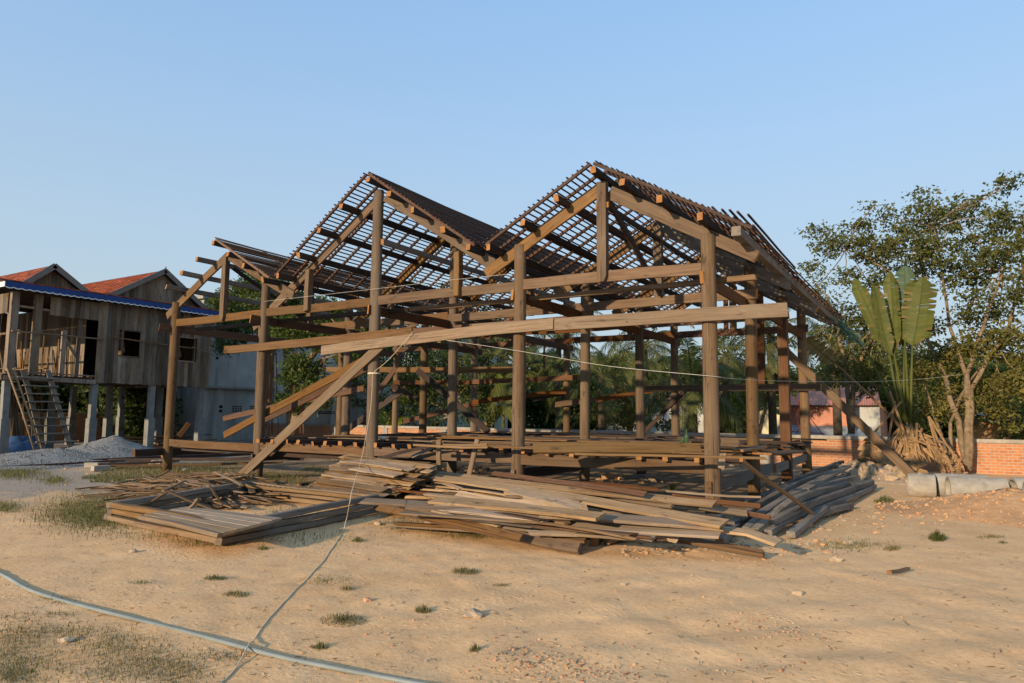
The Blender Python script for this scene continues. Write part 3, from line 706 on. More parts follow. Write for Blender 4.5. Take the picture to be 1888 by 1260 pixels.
for k in range(5):
    s0, s1 = k/5+.0012, (k+1)/5-.0012
    a, b = pb.lerp(pa, 0), pa
    l0, l1 = pa.lerp(pd, s0), pa.lerp(pd, s1); r0, r1 = pb.lerp(pc, s0), pb.lerp(pc, s1); dz = Vector((0, 0, -.03)); ri = Vector((0, 0, .004))
    m.add([l0+ri, r0+ri, r1, l1, l0+dz, r0+dz, r1+dz, l1+dz], [(0, 1, 2, 3), (7, 6, 5, 4), (0, 4, 5, 1), (1, 5, 6, 2), (2, 6, 7, 3), (3, 7, 4, 0)])
m.put('boarding', ['pile_pale'], t)
bar('edge_rail', pa+Vector((0, -.04, -.02)), pb+Vector((0, -.04, -.02)), .07, .05, 'pale_wood', t, cut='pale_wood')
bar('edge_rail', F0.lerp(F1, .25)+Vector((.15, .2, .13)), F1+Vector((-.05, .18, .13)), .08, .05, 'pale_wood', t, cut='pale_wood')

# curved grey beams right of the frame
GB = 'grey beams in the long pile beside the frame'
def curved(name, pts, w_, h, label, group, mat='grey_wood', cat='beam'):
    P = [G(x, y, z) for x, y, z in pts]; Q = []
    for i in range(len(P)-1):     # Catmull-Rom
        p0, p1, p2, p3 = P[max(i-1, 0)], P[i], P[i+1], P[min(i+2, len(P)-1)]
        for s in (0, .25, .5, .75): Q.append(.5*((2*p1)+(p2-p0)*s+(2*p0-5*p1+4*p2-p3)*s*s+(3*p1-p0-3*p2+p3)*s**3))
    Q.append(P[-1]); o = Q[0].copy(); v = []; f = []
    for i, p in enumerate(Q):
        d = (Q[min(i+1, len(Q)-1)]-Q[max(i-1, 0)]).normalized(); y = Vector((0, 0, 1)).cross(d).normalized(); z = d.cross(y)
        for a, b in ((-.5, -.42), (-.42, -.5), (.42, -.5), (.5, -.42), (.5, .42), (.42, .5), (-.42, .5), (-.5, .42)):
            v.append(p-o+y*a*w_+z*b*h+Vector((rng.uniform(-.004, .004),)*3))
    n = len(Q)
    for i in range(n-1):
        for k in range(8): f.append((i*8+k, i*8+(k+1) % 8, i*8+8+(k+1) % 8, i*8+8+k))
    f += [tuple(range(7, -1, -1)), tuple((n-1)*8+k for k in range(8))]
    d = (Q[-1]-Q[0]).normalized(); y = Vector((0, 0, 1)).cross(d).normalized(); z = d.cross(y)
    M = Matrix(((d.x, y.x, z.x, o.x), (d.y, y.y, z.y, o.y), (d.z, y.z, z.z, o.z), (0, 0, 0, 1)))
    Mi = M.to_3x3().transposed(); v = [Mi @ x for x in v]
    return put(name, mesh_from(name, v, f, [mat]), None, M, label=label, cat=cat, group=group)
BMS = [([(1458, 986, .05), (1490, 961, .10), (1520, 937, .14)], .11, .08, 'short grey beam lying apart at the front of the grey pile'),
 ([(1416, 983, .06), (1455, 957, .13), (1500, 940, .14), (1560, 920, .11), (1612, 897, .08)], .10, .09, 'grey beam whose front end is broken, lowest of the curved pile'),
 ([(1421, 964, .17), (1460, 944, .24), (1520, 920, .24), (1608, 889, .17)], .10, .09, 'curved grey beam with a white painted front end'),
 ([(1392, 981, .08), (1440, 940, .27), (1480, 916, .33), (1562, 893, .24)], .12, .10, 'strongly arched grey beam in the middle of the grey pile'),
 ([(1376, 978, .08), (1425, 936, .25), (1480, 902, .32), (1560, 878, .24)], .11, .09, 'grey beam left of the strongly arched one'),
 ([(1347, 968, .10), (1385, 946, .14), (1430, 918, .2), (1520, 880, .22)], .12, .09, 'grey beam poking out by the foot of the corner post'),
 ([(1384, 930, .12), (1430, 905, .18), (1490, 876, .22), (1553, 852, .20)], .12, .09, 'back beam of the grey pile beside the squared post'),
 ([(1480, 903, .34), (1515, 884, .36), (1562, 860, .32)], .20, .05, 'wide sunlit grey board on top of the far end of the grey pile'),
 ([(1505, 951, .05), (1535, 940, .09), (1568, 933, .05)], .11, .09, 'short curved grey beam end by the sandy edge of the pile'),
 ([(1498, 941, .10), (1530, 928, .15), (1556, 924, .10)], .09, .07, 'thin curved grey beam above the short curved end'),
 ([(1400, 950, .20), (1450, 920, .30), (1510, 897, .30), (1580, 880, .2)], .10, .09, 'grey beam on top of the pile under the leaning batten'),
 ([(1365, 955, .16), (1410, 925, .26), (1470, 893, .30), (1540, 868, .24)], .10, .09, 'grey beam at the upper left of the grey pile')]
for pts_, ww, hh, lb in BMS: curved('beam', pts_, ww, hh, lb, GB)
for k in range(7):
    s_ = k/7; x0 = 1352+70*s_+rng.uniform(-8, 8); y0 = 980-38*(1-s_)*rng.random()
    curved('beam', [(x0, y0, .04), (x0+55, y0-32, .08), (x0+110, y0-58, .08), (x0+165+rng.uniform(-20, 10), y0-80, .05)], .10, .07, 'grey beam half hidden inside the curved grey pile', GB)
plank('pole', (1367, 848), 1.02, (1497, 947), .18, .06, .04, 'plank_wood', 'straight brown batten leaning from the platform onto the grey pile', cat='batten')
plank('chip', (1639, 1056), .015, (1674, 1049), .02, .035, .03, 'stick_wood', 'small broken piece of wood alone on the open sand at right', cat='wood chip')

# boards laid loose on the floor joists
LB = 'loose boards laid on the platform'
z0 = .979
plank('floor_board', (983, 826), 1.055, (1290, 827), 1.05, .20, .05, 'pale_wood', 'wide pale board tipped up along the front edge of the platform', LB, roll=.9)
plank('floor_board', (1060, 836), .99, (1412, 846), .99, .12, .035, 'pale_wood', 'long bright board jutting past the corner post at the platform edge', LB, cut='pale_wood')
plank('floor_board', (1328, 823), 1.05, (1362, 824), 1.05, .28, .03, 'plank_wood', 'short square board standing against the right side of the corner post', LB, roll=.9, cut='plank_wood')
plank('floor_board', (1360, 830), 1.03, (1402, 826), 1.03, .2, .04, 'pale_wood', 'short bright board on the right end of the platform', LB)
plank('floor_board', (1405, 838), 1.0, (1470, 832), 1.0, .3, .03, 'plank_wood', 'wide shaded board at the platform corner beside the squared post', LB)
plank('floor_board', (850, 824), .99, (1000, 827), .99, .16, .035, 'plank_wood', 'board lying across the joists behind the small trestle', LB)
plank('floor_board', (765, 822), .99, (900, 826), .99, .10, .04, 'pale_wood', 'pale batten resting on the joist ends above the leaning stack', LB)
for k in range(40):
    x = rng.uniform(-10.2, -1.6); y = .1+8.5*(k+rng.random())/40; L = rng.uniform(2.2, 5.2); a_ = rng.gauss(0, .05)
    zz = z0+.034*(k % 3 if y < 3.2 else 0); x1 = min(x+L*math.cos(a_), .55)
    bar('floor_board', (x, y, zz), (x1, y+L*math.sin(a_), zz+rng.uniform(0, .008)), rng.uniform(.12, .26), .028, rng.choice(['plank_wood', 'plank_wood', 'beam_wood', 'dark_wood']),
        label='brown board strewn with others over the joists of the platform', cat='plank', group=LB, cut='plank_wood', bow=rng.uniform(0, .02))
# small trestle leaning on the platform
t = thing('trestle', 'small unfinished trestle of three sticks standing before the platform', 'trestle', (-4.6, -.6, 0))
bar('leg', at(810, 868, 'y', -.55), at(809, 811, 'y', -.55), .10, .05, 'pale_wood', t, up=(0, 1, 0))
bar('leg', at(862, 892, 'y', -.75), at(880, 811, 'y', -.45), .10, .04, 'plank_wood', t, up=(0, 1, 0))
bar('crossbar', at(808, 821, 'y', -.5), at(898, 822, 'y', -.5), .03, .06, 'pale_wood', t)
bar('brace', at(697, 846, 'y', -.45), at(812, 817, 'y', -.5), .03, .06, 'dark_wood', t)
bar('brace', at(760, 842, 'y', -.2), at(806, 822, 'y', -.4), .03, .06, 'grey_wood', t)
# long dark timbers on the ground behind the leftmost post
for k, (a, b, ww, hh) in enumerate([((150, 851), (470, 836), .20, .10), ((200, 849), (560, 846), .16, .09), ((180, 857), (330, 850), .25, .05), ((0, 861), (230, 850), .08, .05), ((205, 860), (520, 853), .10, .06), ((300, 842), (470, 828), .18, .12), ((320, 836), (480, 826), .2, .14)]):
    plank('timber', a, .06+.03*(k % 3), b, .10+.03*(k % 3), ww, hh, 'dark_wood' if k != 4 else 'beam_wood',
          ['thick dark timber lying behind the leftmost post', 'dark timber on the grass reaching behind the slanting brace', 'low wide dark board at the foot of the gravel heap', 'thin dark lath along the front of the gravel heap', 'straight golden batten lying on the grass by the leftmost post', 'shaded timber low behind the leftmost bay', 'furthest shaded timber behind the leftmost bay'][k], 'long timbers on the ground at left', 'timber')

# rope and hoses
def sweep(name, pts, rad, mat, label, cat, n=8, parent=None, wig=0.0, over=None):
    P = [Vector(p) for p in pts]; Q = []
    for i in range(len(P)-1):
        p0, p1, p2, p3 = P[max(i-1, 0)], P[i], P[i+1], P[min(i+2, len(P)-1)]
        for s in np.linspace(0, 1, 9)[:-1]: Q.append(.5*((2*p1)+(p2-p0)*s+(2*p0-5*p1+4*p2-p3)*s*s+(3*p1-p0-3*p2+p3)*s**3)+Vector([rng.uniform(-wig, wig) for _ in range(3)]))
    Q.append(P[-1]); m = MB()
    gzs = [float(ground_z(q.x, q.y)) for q in Q]; k_ = 10; sm = [sum(gzs[max(0, i-k_):i+k_+1])/len(gzs[max(0, i-k_):i+k_+1]) for i in range(len(Q))]
    for q, gz in zip(Q, sm if rad > .01 else gzs):
        lift = .05*math.exp(-((q-Vector(over)).length/.16)**2) if over else 0
        q.z = gz+rad*.8+lift if q.z < .09 else max(q.z, gz+rad)
    m.tube(Q, rad, n)
    return m.put(name, [mat], parent, smooth=True, label=label, cat=cat)
def ROP(px, py, y): return at(px, py, 'y', y)
rp = [ROP(762, 611, -.28), ROP(738, 640, -.29), ROP(712, 668, -.27), ROP(690, 686, -.19), ROP(687, 700, -.2), ROP(683, 755, -.3), ROP(672, 820, -.8), ROP(664, 856, -1.35), G(653, 890, .62), G(645, 925, .44), G(637, 962, .10), G(612, 1008, .015), G(588, 1040, .012), G(540, 1090, .012), G(492, 1142, .012), G(440, 1206, .055), G(404, 1255, .014), G(380, 1292, .012)]
sweep('rope', rp, .0047, 'rope_fibre', 'pale rope tied round a post and trailing down across the sand', 'rope', wig=.003, over=tuple(G(438, 1200, .0)))
m = MB()
for k in range(3): m.tube([Vector((-7.04+.135*math.cos(a), .135*math.sin(a), 2.38+.012*k)) for a in np.linspace(0, 6.28, 15)], .007, 5)
m.put('rope_binding', ['rope_fibre'], label='pale rope lashing wound round the post that carries the slanting brace', cat='rope')
hp = [(-70, 1028), (0, 1056), (50, 1084), (100, 1101), (200, 1128), (320, 1157), (440, 1188), (540, 1211), (640, 1231), (740, 1250), (830, 1266), (900, 1280)]
sweep('hose', [G(*p, .016) for p in hp], .0155, 'hose_rubber', 'pale grey green water hose curving across the sand in front', 'hose', 12)
sweep('cable', [(-5.25, -.22, 3.02), at(960, 648, 'y', -.18), at(1120, 675, 'y', -.14), (.06, -.13, at(1312, 694, 'y', -.13).z)]+[at(1345, 698, 'y', .9), at(1450, 703, 'x', .55), at(1600, 704, 'y', 8.6), at(1700, 699, 'y', 11.6), at(1778, 690, 'y', 12.75)], .0033, 'wire_skin', 'thin white cable strung from the frame to the tree at right', 'cable', 5)
sweep('cable', [at(487, 556, 'y', -.14), at(700, 532, 'y', -.16), at(800, 520, 'y', -.15), at(945, 505, 'y', -.14)], .0025, 'wire_skin', 'thin white string stretched between posts just above the tie beam', 'cable', 5)
# bottles and a bowl left on the boards
def lathe(prof, n=14):
    m = MB(); v = []; f = []
    for r_, z in prof:
        for k in range(n): v.append((r_*math.cos(2*math.pi*k/n), r_*math.sin(2*math.pi*k/n), z))
    for i in range(len(prof)-1):
        for k in range(n): f.append((i*n+k, i*n+(k+1) % n, (i+1)*n+(k+1) % n, (i+1)*n+k))
    f.append(tuple(range(n-1, -1, -1))); return m.add(v, f)
p = at(1266, 819, 'y', 1.6)
lathe([(.036, 0), (.04, .02), (.04, .17), (.034, .20), (.014, .235), (.013, .28), (.017, .285), (.017, .30), (.0, .30)]).put('bottle', ['green_glass'], None, Matrix.Translation((p.x, p.y, 1.03)), smooth=True, label='green glass bottle standing upright on the platform boards', cat='bottle')
lathe([(.036, 0), (.04, .02), (.04, .12), (.034, .15), (.014, .17), (.0, .17)]).put('bottle', ['green_glass'], None, Matrix.Translation((p.x-.11, p.y+.05, 1.03)) @ Matrix.Rotation(.25, 4, 'Y'), smooth=True, label='shorter green bottle beside the upright one on the platform', cat='bottle')
p = at(706, 818, 'y', .3)
lathe([(.05, 0), (.09, .03), (.11, .07), (.10, .07), (.08, .035), (.0, .02)]).put('bowl', ['flower'], None, Matrix.Translation((p.x, p.y, 1.0)), smooth=True, label='small cream bowl on the boards right of the rope post', cat='bowl')
# ------------------------------------------------------------------ the stilt house at left
HX, Y0, Y1 = -24.3, .22, 8.0            # its long side faces +X
house = thing('stilt_house', 'half finished wooden house on concrete stilts with red tiled gables and blue eave boards', 'house', (HX-4, 4, 0))
def hp_(px, py, x=HX): return at(px, py, 'x', x)
# concrete stilts, thicker at the foot
for x in (HX-.18, HX-3.3, HX-6.4):
    for y in (.42, 3.30, 5.60, 7.85):
        m = MB(); m.box((-.105, -.105, 0), (.105, .105, 2.62)); m.box((-.14, -.14, -.05), (.14, .14, 1.25))
        m.put('stilt', ['post_cement'], house, Matrix.Translation((x, y, 0)) @ Matrix.Rotation(rng.uniform(-.02, .02), 4, 'X'))
# floor and its edge beams
m = MB(); m.box((HX-7, Y0, 2.72), (HX-.08, Y1-.05, 2.80)); m.put('floor', ['dark_wood'], house)
bar('edge_beam', (HX-.02, Y0, 2.66), (HX-.02, 3.28, 2.64), .09, .16, 'board_wall', house, cut=None)
bar('edge_beam', (HX-.05, Y0, 2.86), (HX-.05, 3.28, 2.86), .07, .05, 'board_wall', house, cut=None)
for k in range(6): bar('joist', (HX-.3, .6+.5*k, 2.79), (HX+.0, .6+.5*k, 2.79), .06, .10, 'board_wall', house, cut=None)
bar('edge_beam', (HX-.05, Y0-.02, 2.68), (HX-7, Y0-.02, 2.68), .09, .2, 'board_wall', house, cut=None)
# vertical board cladding with two window openings
def boards(name, x, ya, yb, za, zb, holes=(), mat='board_wall', t=.025, w_=.175):
    m = MB(); y = ya
    while y < yb-.02:
        y2 = min(y+w_*rng.uniform(.85, 1.15), yb); o = rng.uniform(-.008, .008); segs = [(za+rng.uniform(-.02, .02), zb)]
        for (h0, h1, h2, h3) in holes:
            if y2 > h0+.02 and y < h1-.02:
                segs = [s for q in segs for s in ((q[0], h2), (h3, q[1]))]
        for a, b in segs: m.box((x-t/2+o, y+.003, a), (x+t/2+o, y2-.003, b))
        y = y2
    return m.put(name, [mat], house)
W1 = (4.17, 4.90, 3.68, 4.72); W2 = (6.54, 7.28, 3.66, 4.68)
boards('wall', HX, 3.22, Y1, 2.60, 5.72, [W1, W2])
boards('wall', HX, 1.50, 3.22, 4.98, 5.66)
for wnd in (W1, W2):
    a, b, c, d = wnd; m = MB()
    for p, q in (((a, c), (b, c)), ((a, d), (b, d)), ((a, c), (a, d)), ((b, c), (b, d))):
        m.bar((HX+.02, p[0], p[1]), (HX+.02, q[0], q[1]), .05, .05, (1, 0, 0))
    wf = m.put('window', ['board_wall'], house)
    m = MB(); m.bar((HX-.02, a+.02, c+.1), (HX-.3, a+.02, d-.05), .02, .45, (1, 0, 0)); m.put('shutter', ['beam_wood'], wf)
bar('scaffold_pole', hp_(205, 622, HX+.15), hp_(360, 643, HX+.15), .05, .05, 'plank_wood', house)
bar('scaffold_pole', (HX+.1, .3, 4.28), hp_(190, 626, HX+.1), .07, .05, 'plank_wood', house)
bar('scaffold_pole', hp_(356, 640, HX+.2), hp_(395, 655, HX+.2), .04, .04, 'plank_wood', house)
bar('corner_board', (HX+.01, Y1+.0, 2.6), (HX+.01, Y1+.0, 5.7), .05, .09, 'board_wall', house, up=(1, 0, 0), cut=None)
boards('wall', HX-6.9, Y0, Y1, 2.8, 4.1); boards('wall', HX-6.95, Y0+2.2, Y1, 3.9, 5.7)
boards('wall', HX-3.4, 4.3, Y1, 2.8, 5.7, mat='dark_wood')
for (ya_, za_, zb_, k0) in ((Y1-.03, 2.62, 5.7, 0), (Y0+.01, 4.92, 5.62, 0), (3.25, 2.8, 5.7, 4)):
    m = MB()
    for k in range(k0, 36):
        x = HX-.2-.19*k; m.box((x-.183, ya_, za_), (x, ya_+.025, zb_))
    m.put('wall', ['board_wall'], house)
# porch posts and railings
for y, s in ((.40, .24), (1.16, .22), (2.62, .11), (2.10, .14)):
    m = MB(); m.box((-s/2, -s/2, 2.8), (s/2, s/2, 5.68 if y != 2.10 else 4.5)); m.put('porch_post', ['board_wall'], house, Matrix.Translation((HX-.14, y, 0)))
bar('porch_beam', (HX-.1, .3, 5.20), (HX-.1, 1.6, 5.16), .05, .08, 'board_wall', house, cut=None)
bar('rail', (HX-.3, .3, 4.2), (HX-6.5, .25, 4.2), .05, .07, 'board_wall', house)
bar('brace', (HX-.16, 2.1, 4.3), (HX-.16, 2.6, 3.5), .05, .1, 'board_wall', house)
# blue eave board with a scalloped white hem
m = MB(); n = 34; xe = HX+.42
ya, yb = Y0-.35, Y1+.25; zt = 5.93; zb = 5.715
v = []; f = []
for i in range(n*4+1):
    y = ya+(yb-ya)*i/(n*4); s = .035*abs(math.sin(math.pi*i/4)); v += [(xe, y, zt), (xe, y, zb-s+.035), (xe+.02, y, zt), (xe+.02, y, zb-s+.035)]
for i in range(n*4):
    a = i*4; f += [(a, a+1, a+5, a+4), (a+2, a+6, a+7, a+3), (a, a+4, a+6, a+2), (a+1, a+3, a+7, a+5)]
eb = mesh_from('eave_board', v, f, ['blue_paint']); eb = put('eave_board', eb, house)
v = []; f = []
for i in range(n*4+1):
    y = ya+(yb-ya)*i/(n*4); s = .035*abs(math.sin(math.pi*i/4)); z = zb-s+.035; v += [(xe-.002, y, z+.004), (xe-.002, y, z-.032), (xe+.024, y, z+.004), (xe+.024, y, z-.032)]
for i in range(n*4):
    a = i*4; f += [(a, a+1, a+5, a+4), (a+2, a+6, a+7, a+3), (a, a+4, a+6, a+2), (a+1, a+3, a+7, a+5)]
put('hem', mesh_from('hem', v, f, ['white_paint']), eb)
m = MB(); m.box((HX-7, ya-.03, zb+.02), (xe, ya-.005, zt-.02)); m.put('eave_board', ['white_paint'], house)
# tiled roofs
def tiles(p00, p10, p01, du=.17, dv=.14, name='tiled_roof', parent=house, skip=.0):
    """p00 eave corner, p10 other end of the eave, p01 ridge end above p00"""
    p00, p10, p01 = Vector(p00), Vector(p10), Vector(p01); U, V = p10-p00, p01-p00; nu, nv = int(U.length/du), int(V.length/dv); nn = U.cross(V).normalized()
    if nn.z < 0: nn = -nn
    m = MB()
    for j in range(nv):
        for i in range(nu):
            if rng.random() < skip: continue
            o = .5*(j % 2)/nu; a = p00+U*min(max((i+.03)/nu+o, 0), 1)+V*(j/nv); b = p00+U*min((i+.97)/nu+o, 1)+V*(j/nv)
            h = .035+rng.uniform(-.006, .01); V2 = V*(1.25/nv)
            m.add([a+nn*h, b+nn*h, b+V2+nn*.008, a+V2+nn*.008, a+nn*(h-.018), b+nn*(h-.018)], [(0, 1, 2, 3), (4, 5, 1, 0)])
    m.put(name, ['tile_red'], parent)
    k = MB(); k.add([p00, p10, p10+V, p01, p00-nn*.06, p10-nn*.06, p10+V-nn*.06, p01-nn*.06], [(0, 1, 2, 3), (7, 6, 5, 4), (0, 4, 5, 1), (1, 5, 6, 2), (2, 6, 7, 3), (3, 7, 4, 0)])
    k.put('roof_deck', ['dark_wood'], parent)
def gable(yl, yr, ypk, zpk, zl, zr, xg, xback):
    tiles((xback, yl, zl), (xg+.05, yl, zl), (xback, ypk, zpk)); tiles((xg+.05, yr, zr), (xback, yr, zr), (xg+.05, ypk, zpk))
    m = MB(); y = yl+.1
    while y < yr-.1:
        y2 = y+.18; f_ = lambda q: (zl+(zpk-zl)*(q-yl)/(ypk-yl) if q < ypk else zr+(zpk-zr)*(yr-q)/(yr-ypk))-.10
        za, zb_ = f_(y), f_(y2-.006); o = rng.uniform(-.006, .006); xx = xg-.18+o; z0_ = min(zl, zr)-.05
        m.add([(xx, y, z0_), (xx, y2-.006, z0_), (xx, y2-.006, zb_), (xx, y, za), (xx-.03, y, z0_), (xx-.03, y2-.006, z0_), (xx-.03, y2-.006, zb_), (xx-.03, y, za)], [(0, 1, 2, 3), (7, 6, 5, 4), (3, 2, 6, 7), (0, 3, 7, 4), (1, 5, 6, 2)]); y = y2
    m.put('gable_boards', ['board_wall'], house)
    m = MB(); m.bar((xg+.06, yl-.1, zl-.02), (xg+.06, ypk, zpk+.03), .05, .22, (1, 0, 0)) if False else None
    for (a, b) in (((yl-.12, zl-.08), (ypk, zpk)), ((yr+.12, zr-.08), (ypk, zpk))):
        A, B = Vector((xg+.06, *a)), Vector((xg+.06, *b)); d = (B-A).normalized(); m.bar(A, B+d*.03, .05, .20, Vector((1, 0, 0)).cross(d))
    m.put('barge_board', ['barge_wood'], house)
xg = HX-.55
a = hp_(100, 491, xg); b = hp_(304, 500, xg); l1 = hp_(42, 526, xg); r1 = hp_(163, 540, xg); l2 = hp_(196, 548, xg); r2 = hp_(388, 578, xg)
gable(l1.y, r1.y, a.y, a.z, l1.z, r1.z-.05, xg, HX-7.6)
gable(l2.y, r2.y, b.y, b.z, l2.z, r2.z-.05, xg-.001, HX-7.6)
tiles((xe, ya, 5.93), (xe, Y1+.25, 5.93), (xg+.1, ya, 6.10), skip=.08)
m = MB(); m.box((HX-7.2, Y0-.3, 5.86), (xe-.03, Y1+.2, 5.90)); m.put('soffit', ['dark_wood'], house)
m = MB(); m.box((-.02, -.02, 0), (.02, .02, .18)); m.put('finial', ['barge_wood'], house, Matrix.Translation((xg+.05, b.y, b.z)))
# ladders and what leans under the house
t = thing('step_ladder', 'weathered wooden ladder with wide treads leading up to the porch', 'ladder', (HX+1, 1.6, 0))
la, lb_, lc, ld = (HX+.95, 1.28, .0), (HX+.15, .72, 2.95), (HX+.95, 2.15, .0), (HX+.15, 1.52, 2.95)
bar('stringer', la, lb_, .16, .06, 'grey_wood', t, up=(1, 0, 0), cut=None); bar('stringer', lc, ld, .16, .06, 'grey_wood', t, up=(1, 0, 0), cut=None)
for k in range(10):
    s = .06+.094*k; p, q = Vector(la).lerp(Vector(lb_), s), Vector(lc).lerp(Vector(ld), s); e = (q-p).normalized()
    bar('tread', p-e*rng.uniform(.1, .3)+Vector((.04, 0, 0)), q+e*rng.uniform(.05, .22)+Vector((.04, 0, 0)), .20, .045, 'grey_wood', t, cut=None)
t = thing('bamboo_ladder', 'narrow bamboo ladder standing left of the wide step ladder', 'ladder', (HX+1.2, 1.3, 0))
pl = [((HX+1.1, .92, 0), (HX+.15, .22, 2.98)), ((HX+1.1, 1.10, 0), (HX+.15, .42, 2.98))]
for p, q in pl:
    m = MB(); m.tube([p, Vector(p).lerp(Vector(q), .5)+Vector((0, .03, 0)), q], .032, 8); m.put('rail', ['bamboo'], t, smooth=True)
for k in range(11):
    s = .05+.088*k; m = MB(); m.tube([Vector(pl[0][0]).lerp(Vector(pl[0][1]), s), Vector(pl[1][0]).lerp(Vector(pl[1][1]), s)], .018, 6); m.put('rung', ['bamboo'], t, smooth=True)
m = MB()
for k in range(46):
    y = .55+rng.random()*2.4; x = HX-2.4-rng.random()*.8; bar('pole', (x, y+rng.uniform(-.25, .25), .02), (x-.5, y, 2.1+rng.random()*.55), .05, .035, 'stick_wood', label='long lath leaning upright in the store under the stilt house', cat='lath', group='laths stored upright under the house', cut=None)
for k in range(26):
    y = .9+rng.random()*2.2; x = HX-1.3-rng.random()*2.5; bar('stud', (x, y, 2.82), (x-.2, y+rng.uniform(-.2, .2), 3.9+rng.random()*.7), .05, .04, 'pale_wood', label='upright stud stored on the open porch of the stilt house', cat='lath', group='studs on the porch', cut=None)
for k in range(9):
    y = .6+rng.random()*1.7; bar('board', (HX-.6-.25*rng.random(), y, 2.86+.03*k), (HX-2.4, y+rng.uniform(-.6, .6), 2.86+.03*k), .16, .03, 'pale_wood', label='board lying on the porch floor of the stilt house', cat='board', group='boards on the porch floor', cut=None)
for k in range(22):
    y = 2.8+rng.random()*5.0; x = HX-.6-rng.random()*2; L = rng.uniform(1.5, 3); bar('board', (x, y, .04+.02*k), (x+rng.uniform(-.5, .5), min(y+L, 9.3), .05+.02*k), .18, .04, rng.choice(['beam_wood', 'red_wood', 'plank_wood']), label='board in the low stack on the ground beneath the stilt house', cat='board', group='boards beneath the house', cut=None)
# tarpaulin bundle
v = []; f = []; nx_, ny_ = 14, 10
for j in range(ny_):
    for i in range(nx_):
        u, q = i/(nx_-1), j/(ny_-1); h = .55*math.sin(math.pi*u)**.6*math.sin(math.pi*q)**.6*(1+.3*rng.uniform(-1, 1)); v.append((HX-.9-1.0*u, .55+1.9*q, h+.01))
for j in range(ny_-1):
    for i in range(nx_-1): f.append((j*nx_+i, j*nx_+i+1, (j+1)*nx_+i+1, (j+1)*nx_+i))
put('tarpaulin', mesh_from('tarpaulin', v, f, ['tarp'], None, True), label='crumpled blue tarpaulin thrown over goods under the house', cat='tarpaulin')
# gravel heap
def heap(name, mat, cx, cy, parts, label, cat, n_st, sz, st_mat, rmax, kind=None, seed=3):
    nr, na = 22, 64; v = [(cx, cy, sum(h for _, _, h, _ in parts[:1]))]; f = []
    H = lambda x, y: sum(max(0, h*(1-min(1, math.hypot(x-a, (y-b))/r_))**1.15) for a, b, h, r_ in parts)
    V_ = []
    for i in range(nr+1):
        for k in range(na):
            r_ = rmax*i/nr; a = 2*math.pi*k/na; x, y = cx+r_*math.cos(a), cy+r_*math.sin(a)
            hh = H(x, y); V_.append((x, y, hh*(1+.07*rng.uniform(-1, 1))+(-.05 if hh < .005 else .0)))
    F = [(i*na+k, i*na+(k+1) % na, (i+1)*na+(k+1) % na, (i+1)*na+k) for i in range(nr) for k in range(na)]
    o = put(name, mesh_from(name, V_, F, [mat], None, True), label=label, cat=cat, kind=kind)
    r2 = random.Random(seed); m = MB(); bm = bmesh.new(); bmesh.ops.create_icosphere(bm, subdivisions=1, radius=1); bv = [v.co.copy() for v in bm.verts]; bf = [[v.index for v in q.verts] for q in bm.faces]; bm.free()
    if n_st > 2000: bv = [Vector(d) for d in ((1, 0, 0), (-1, 0, 0), (0, 1, 0), (0, -1, 0), (0, 0, 1), (0, 0, -1))]; bf = [(0, 2, 4), (2, 1, 4), (1, 3, 4), (3, 0, 4), (2, 0, 5), (1, 2, 5), (3, 1, 5), (0, 3, 5)]
    for q in range(n_st):
        for _ in range(20):
            x, y = cx+r2.uniform(-rmax, rmax), cy+r2.uniform(-rmax, rmax); h = H(x, y)
            if h > .01: break
        s = sz*r2.choice([.4, .5, .6, .8, 1.0, 1.6]); Rt = Matrix.Rotation(r2.uniform(0, 6), 3, (r2.random(), r2.random(), r2.random()+.1)); Dg = Matrix.Diagonal((r2.uniform(.7, 1.3), r2.uniform(.7, 1.2), r2.uniform(.5, .9)))
        m.add([Vector((x, y, h+s*.1))+Rt @ (Dg @ (d*r2.uniform(.75, 1.2)))*s for d in bv], bf)
    m.put('surface_stone', [st_mat], o, kind='stuff')
heap('gravel_heap', 'gravel_stone', -20.6, 1.2, [(-20.9, 2.3, .70, 1.9), (-20.2, .2, .36, 2.4), (-19.6, -1.6, .22, 2.4)], 'long low heap of pale grey gravel in front of the stilt house', 'gravel heap', 9000, .019, 'gravel_stone', 4.6)
for k, (px, py, lb) in enumerate([(172, 862, 'pale concrete block lying by the gravel heap'), (185, 868, 'second concrete block half under the pale one by the gravel')]):
    p = G(px, py, 0); m = MB(); m.box((-.2, -.1, 0), (.2, .1, .13)); m.put('concrete_block', ['concrete'], None, Matrix.Translation(p) @ Matrix.Rotation(.5+k, 4, 'Z'), label=lb, cat='block')
# ------------------------------------------------------------------ brick yard wall
WY = 13.25
yard = thing('brick_wall', 'low orange brick yard wall with a pale cement coping running behind the frame', 'wall', (-8, WY+.1, 0))
m = MB(); m.box((-27.5, WY, -.2), (14, WY+.12, .86)); m.put('brickwork', ['brickwork'], yard)
m = MB(); x = -27.6
while x < 14:
    m.box((x, WY-.05, .862), (x+2.98, WY+.17, .965+rng.uniform(-.004, .004))); x += 3.0
m.put('coping', ['concrete'], yard)
for x in [-25.2, -21.9, -18.6, -15.25, -11.9, -8.6, -5.3, -1.95]:
    m = MB(); m.box((x-.15, WY-.045, -.1), (x+.15, WY-.002, .858)); m.put('pier', ['cement'], yard)
side = thing('brick_wall', 'shaded brick wall seen between the stilts under the wooden house', 'wall', (HX-10, 6, 0))
m = MB(); m.box((HX-9.2, -4, -.1), (HX-9.0, 13, 1.35)); m.put('brickwork', ['brickwork'], side)
m = MB(); m.box((HX-9.25, -4, 1.352), (HX-8.95, 13, 1.42)); m.put('coping', ['concrete'], side)
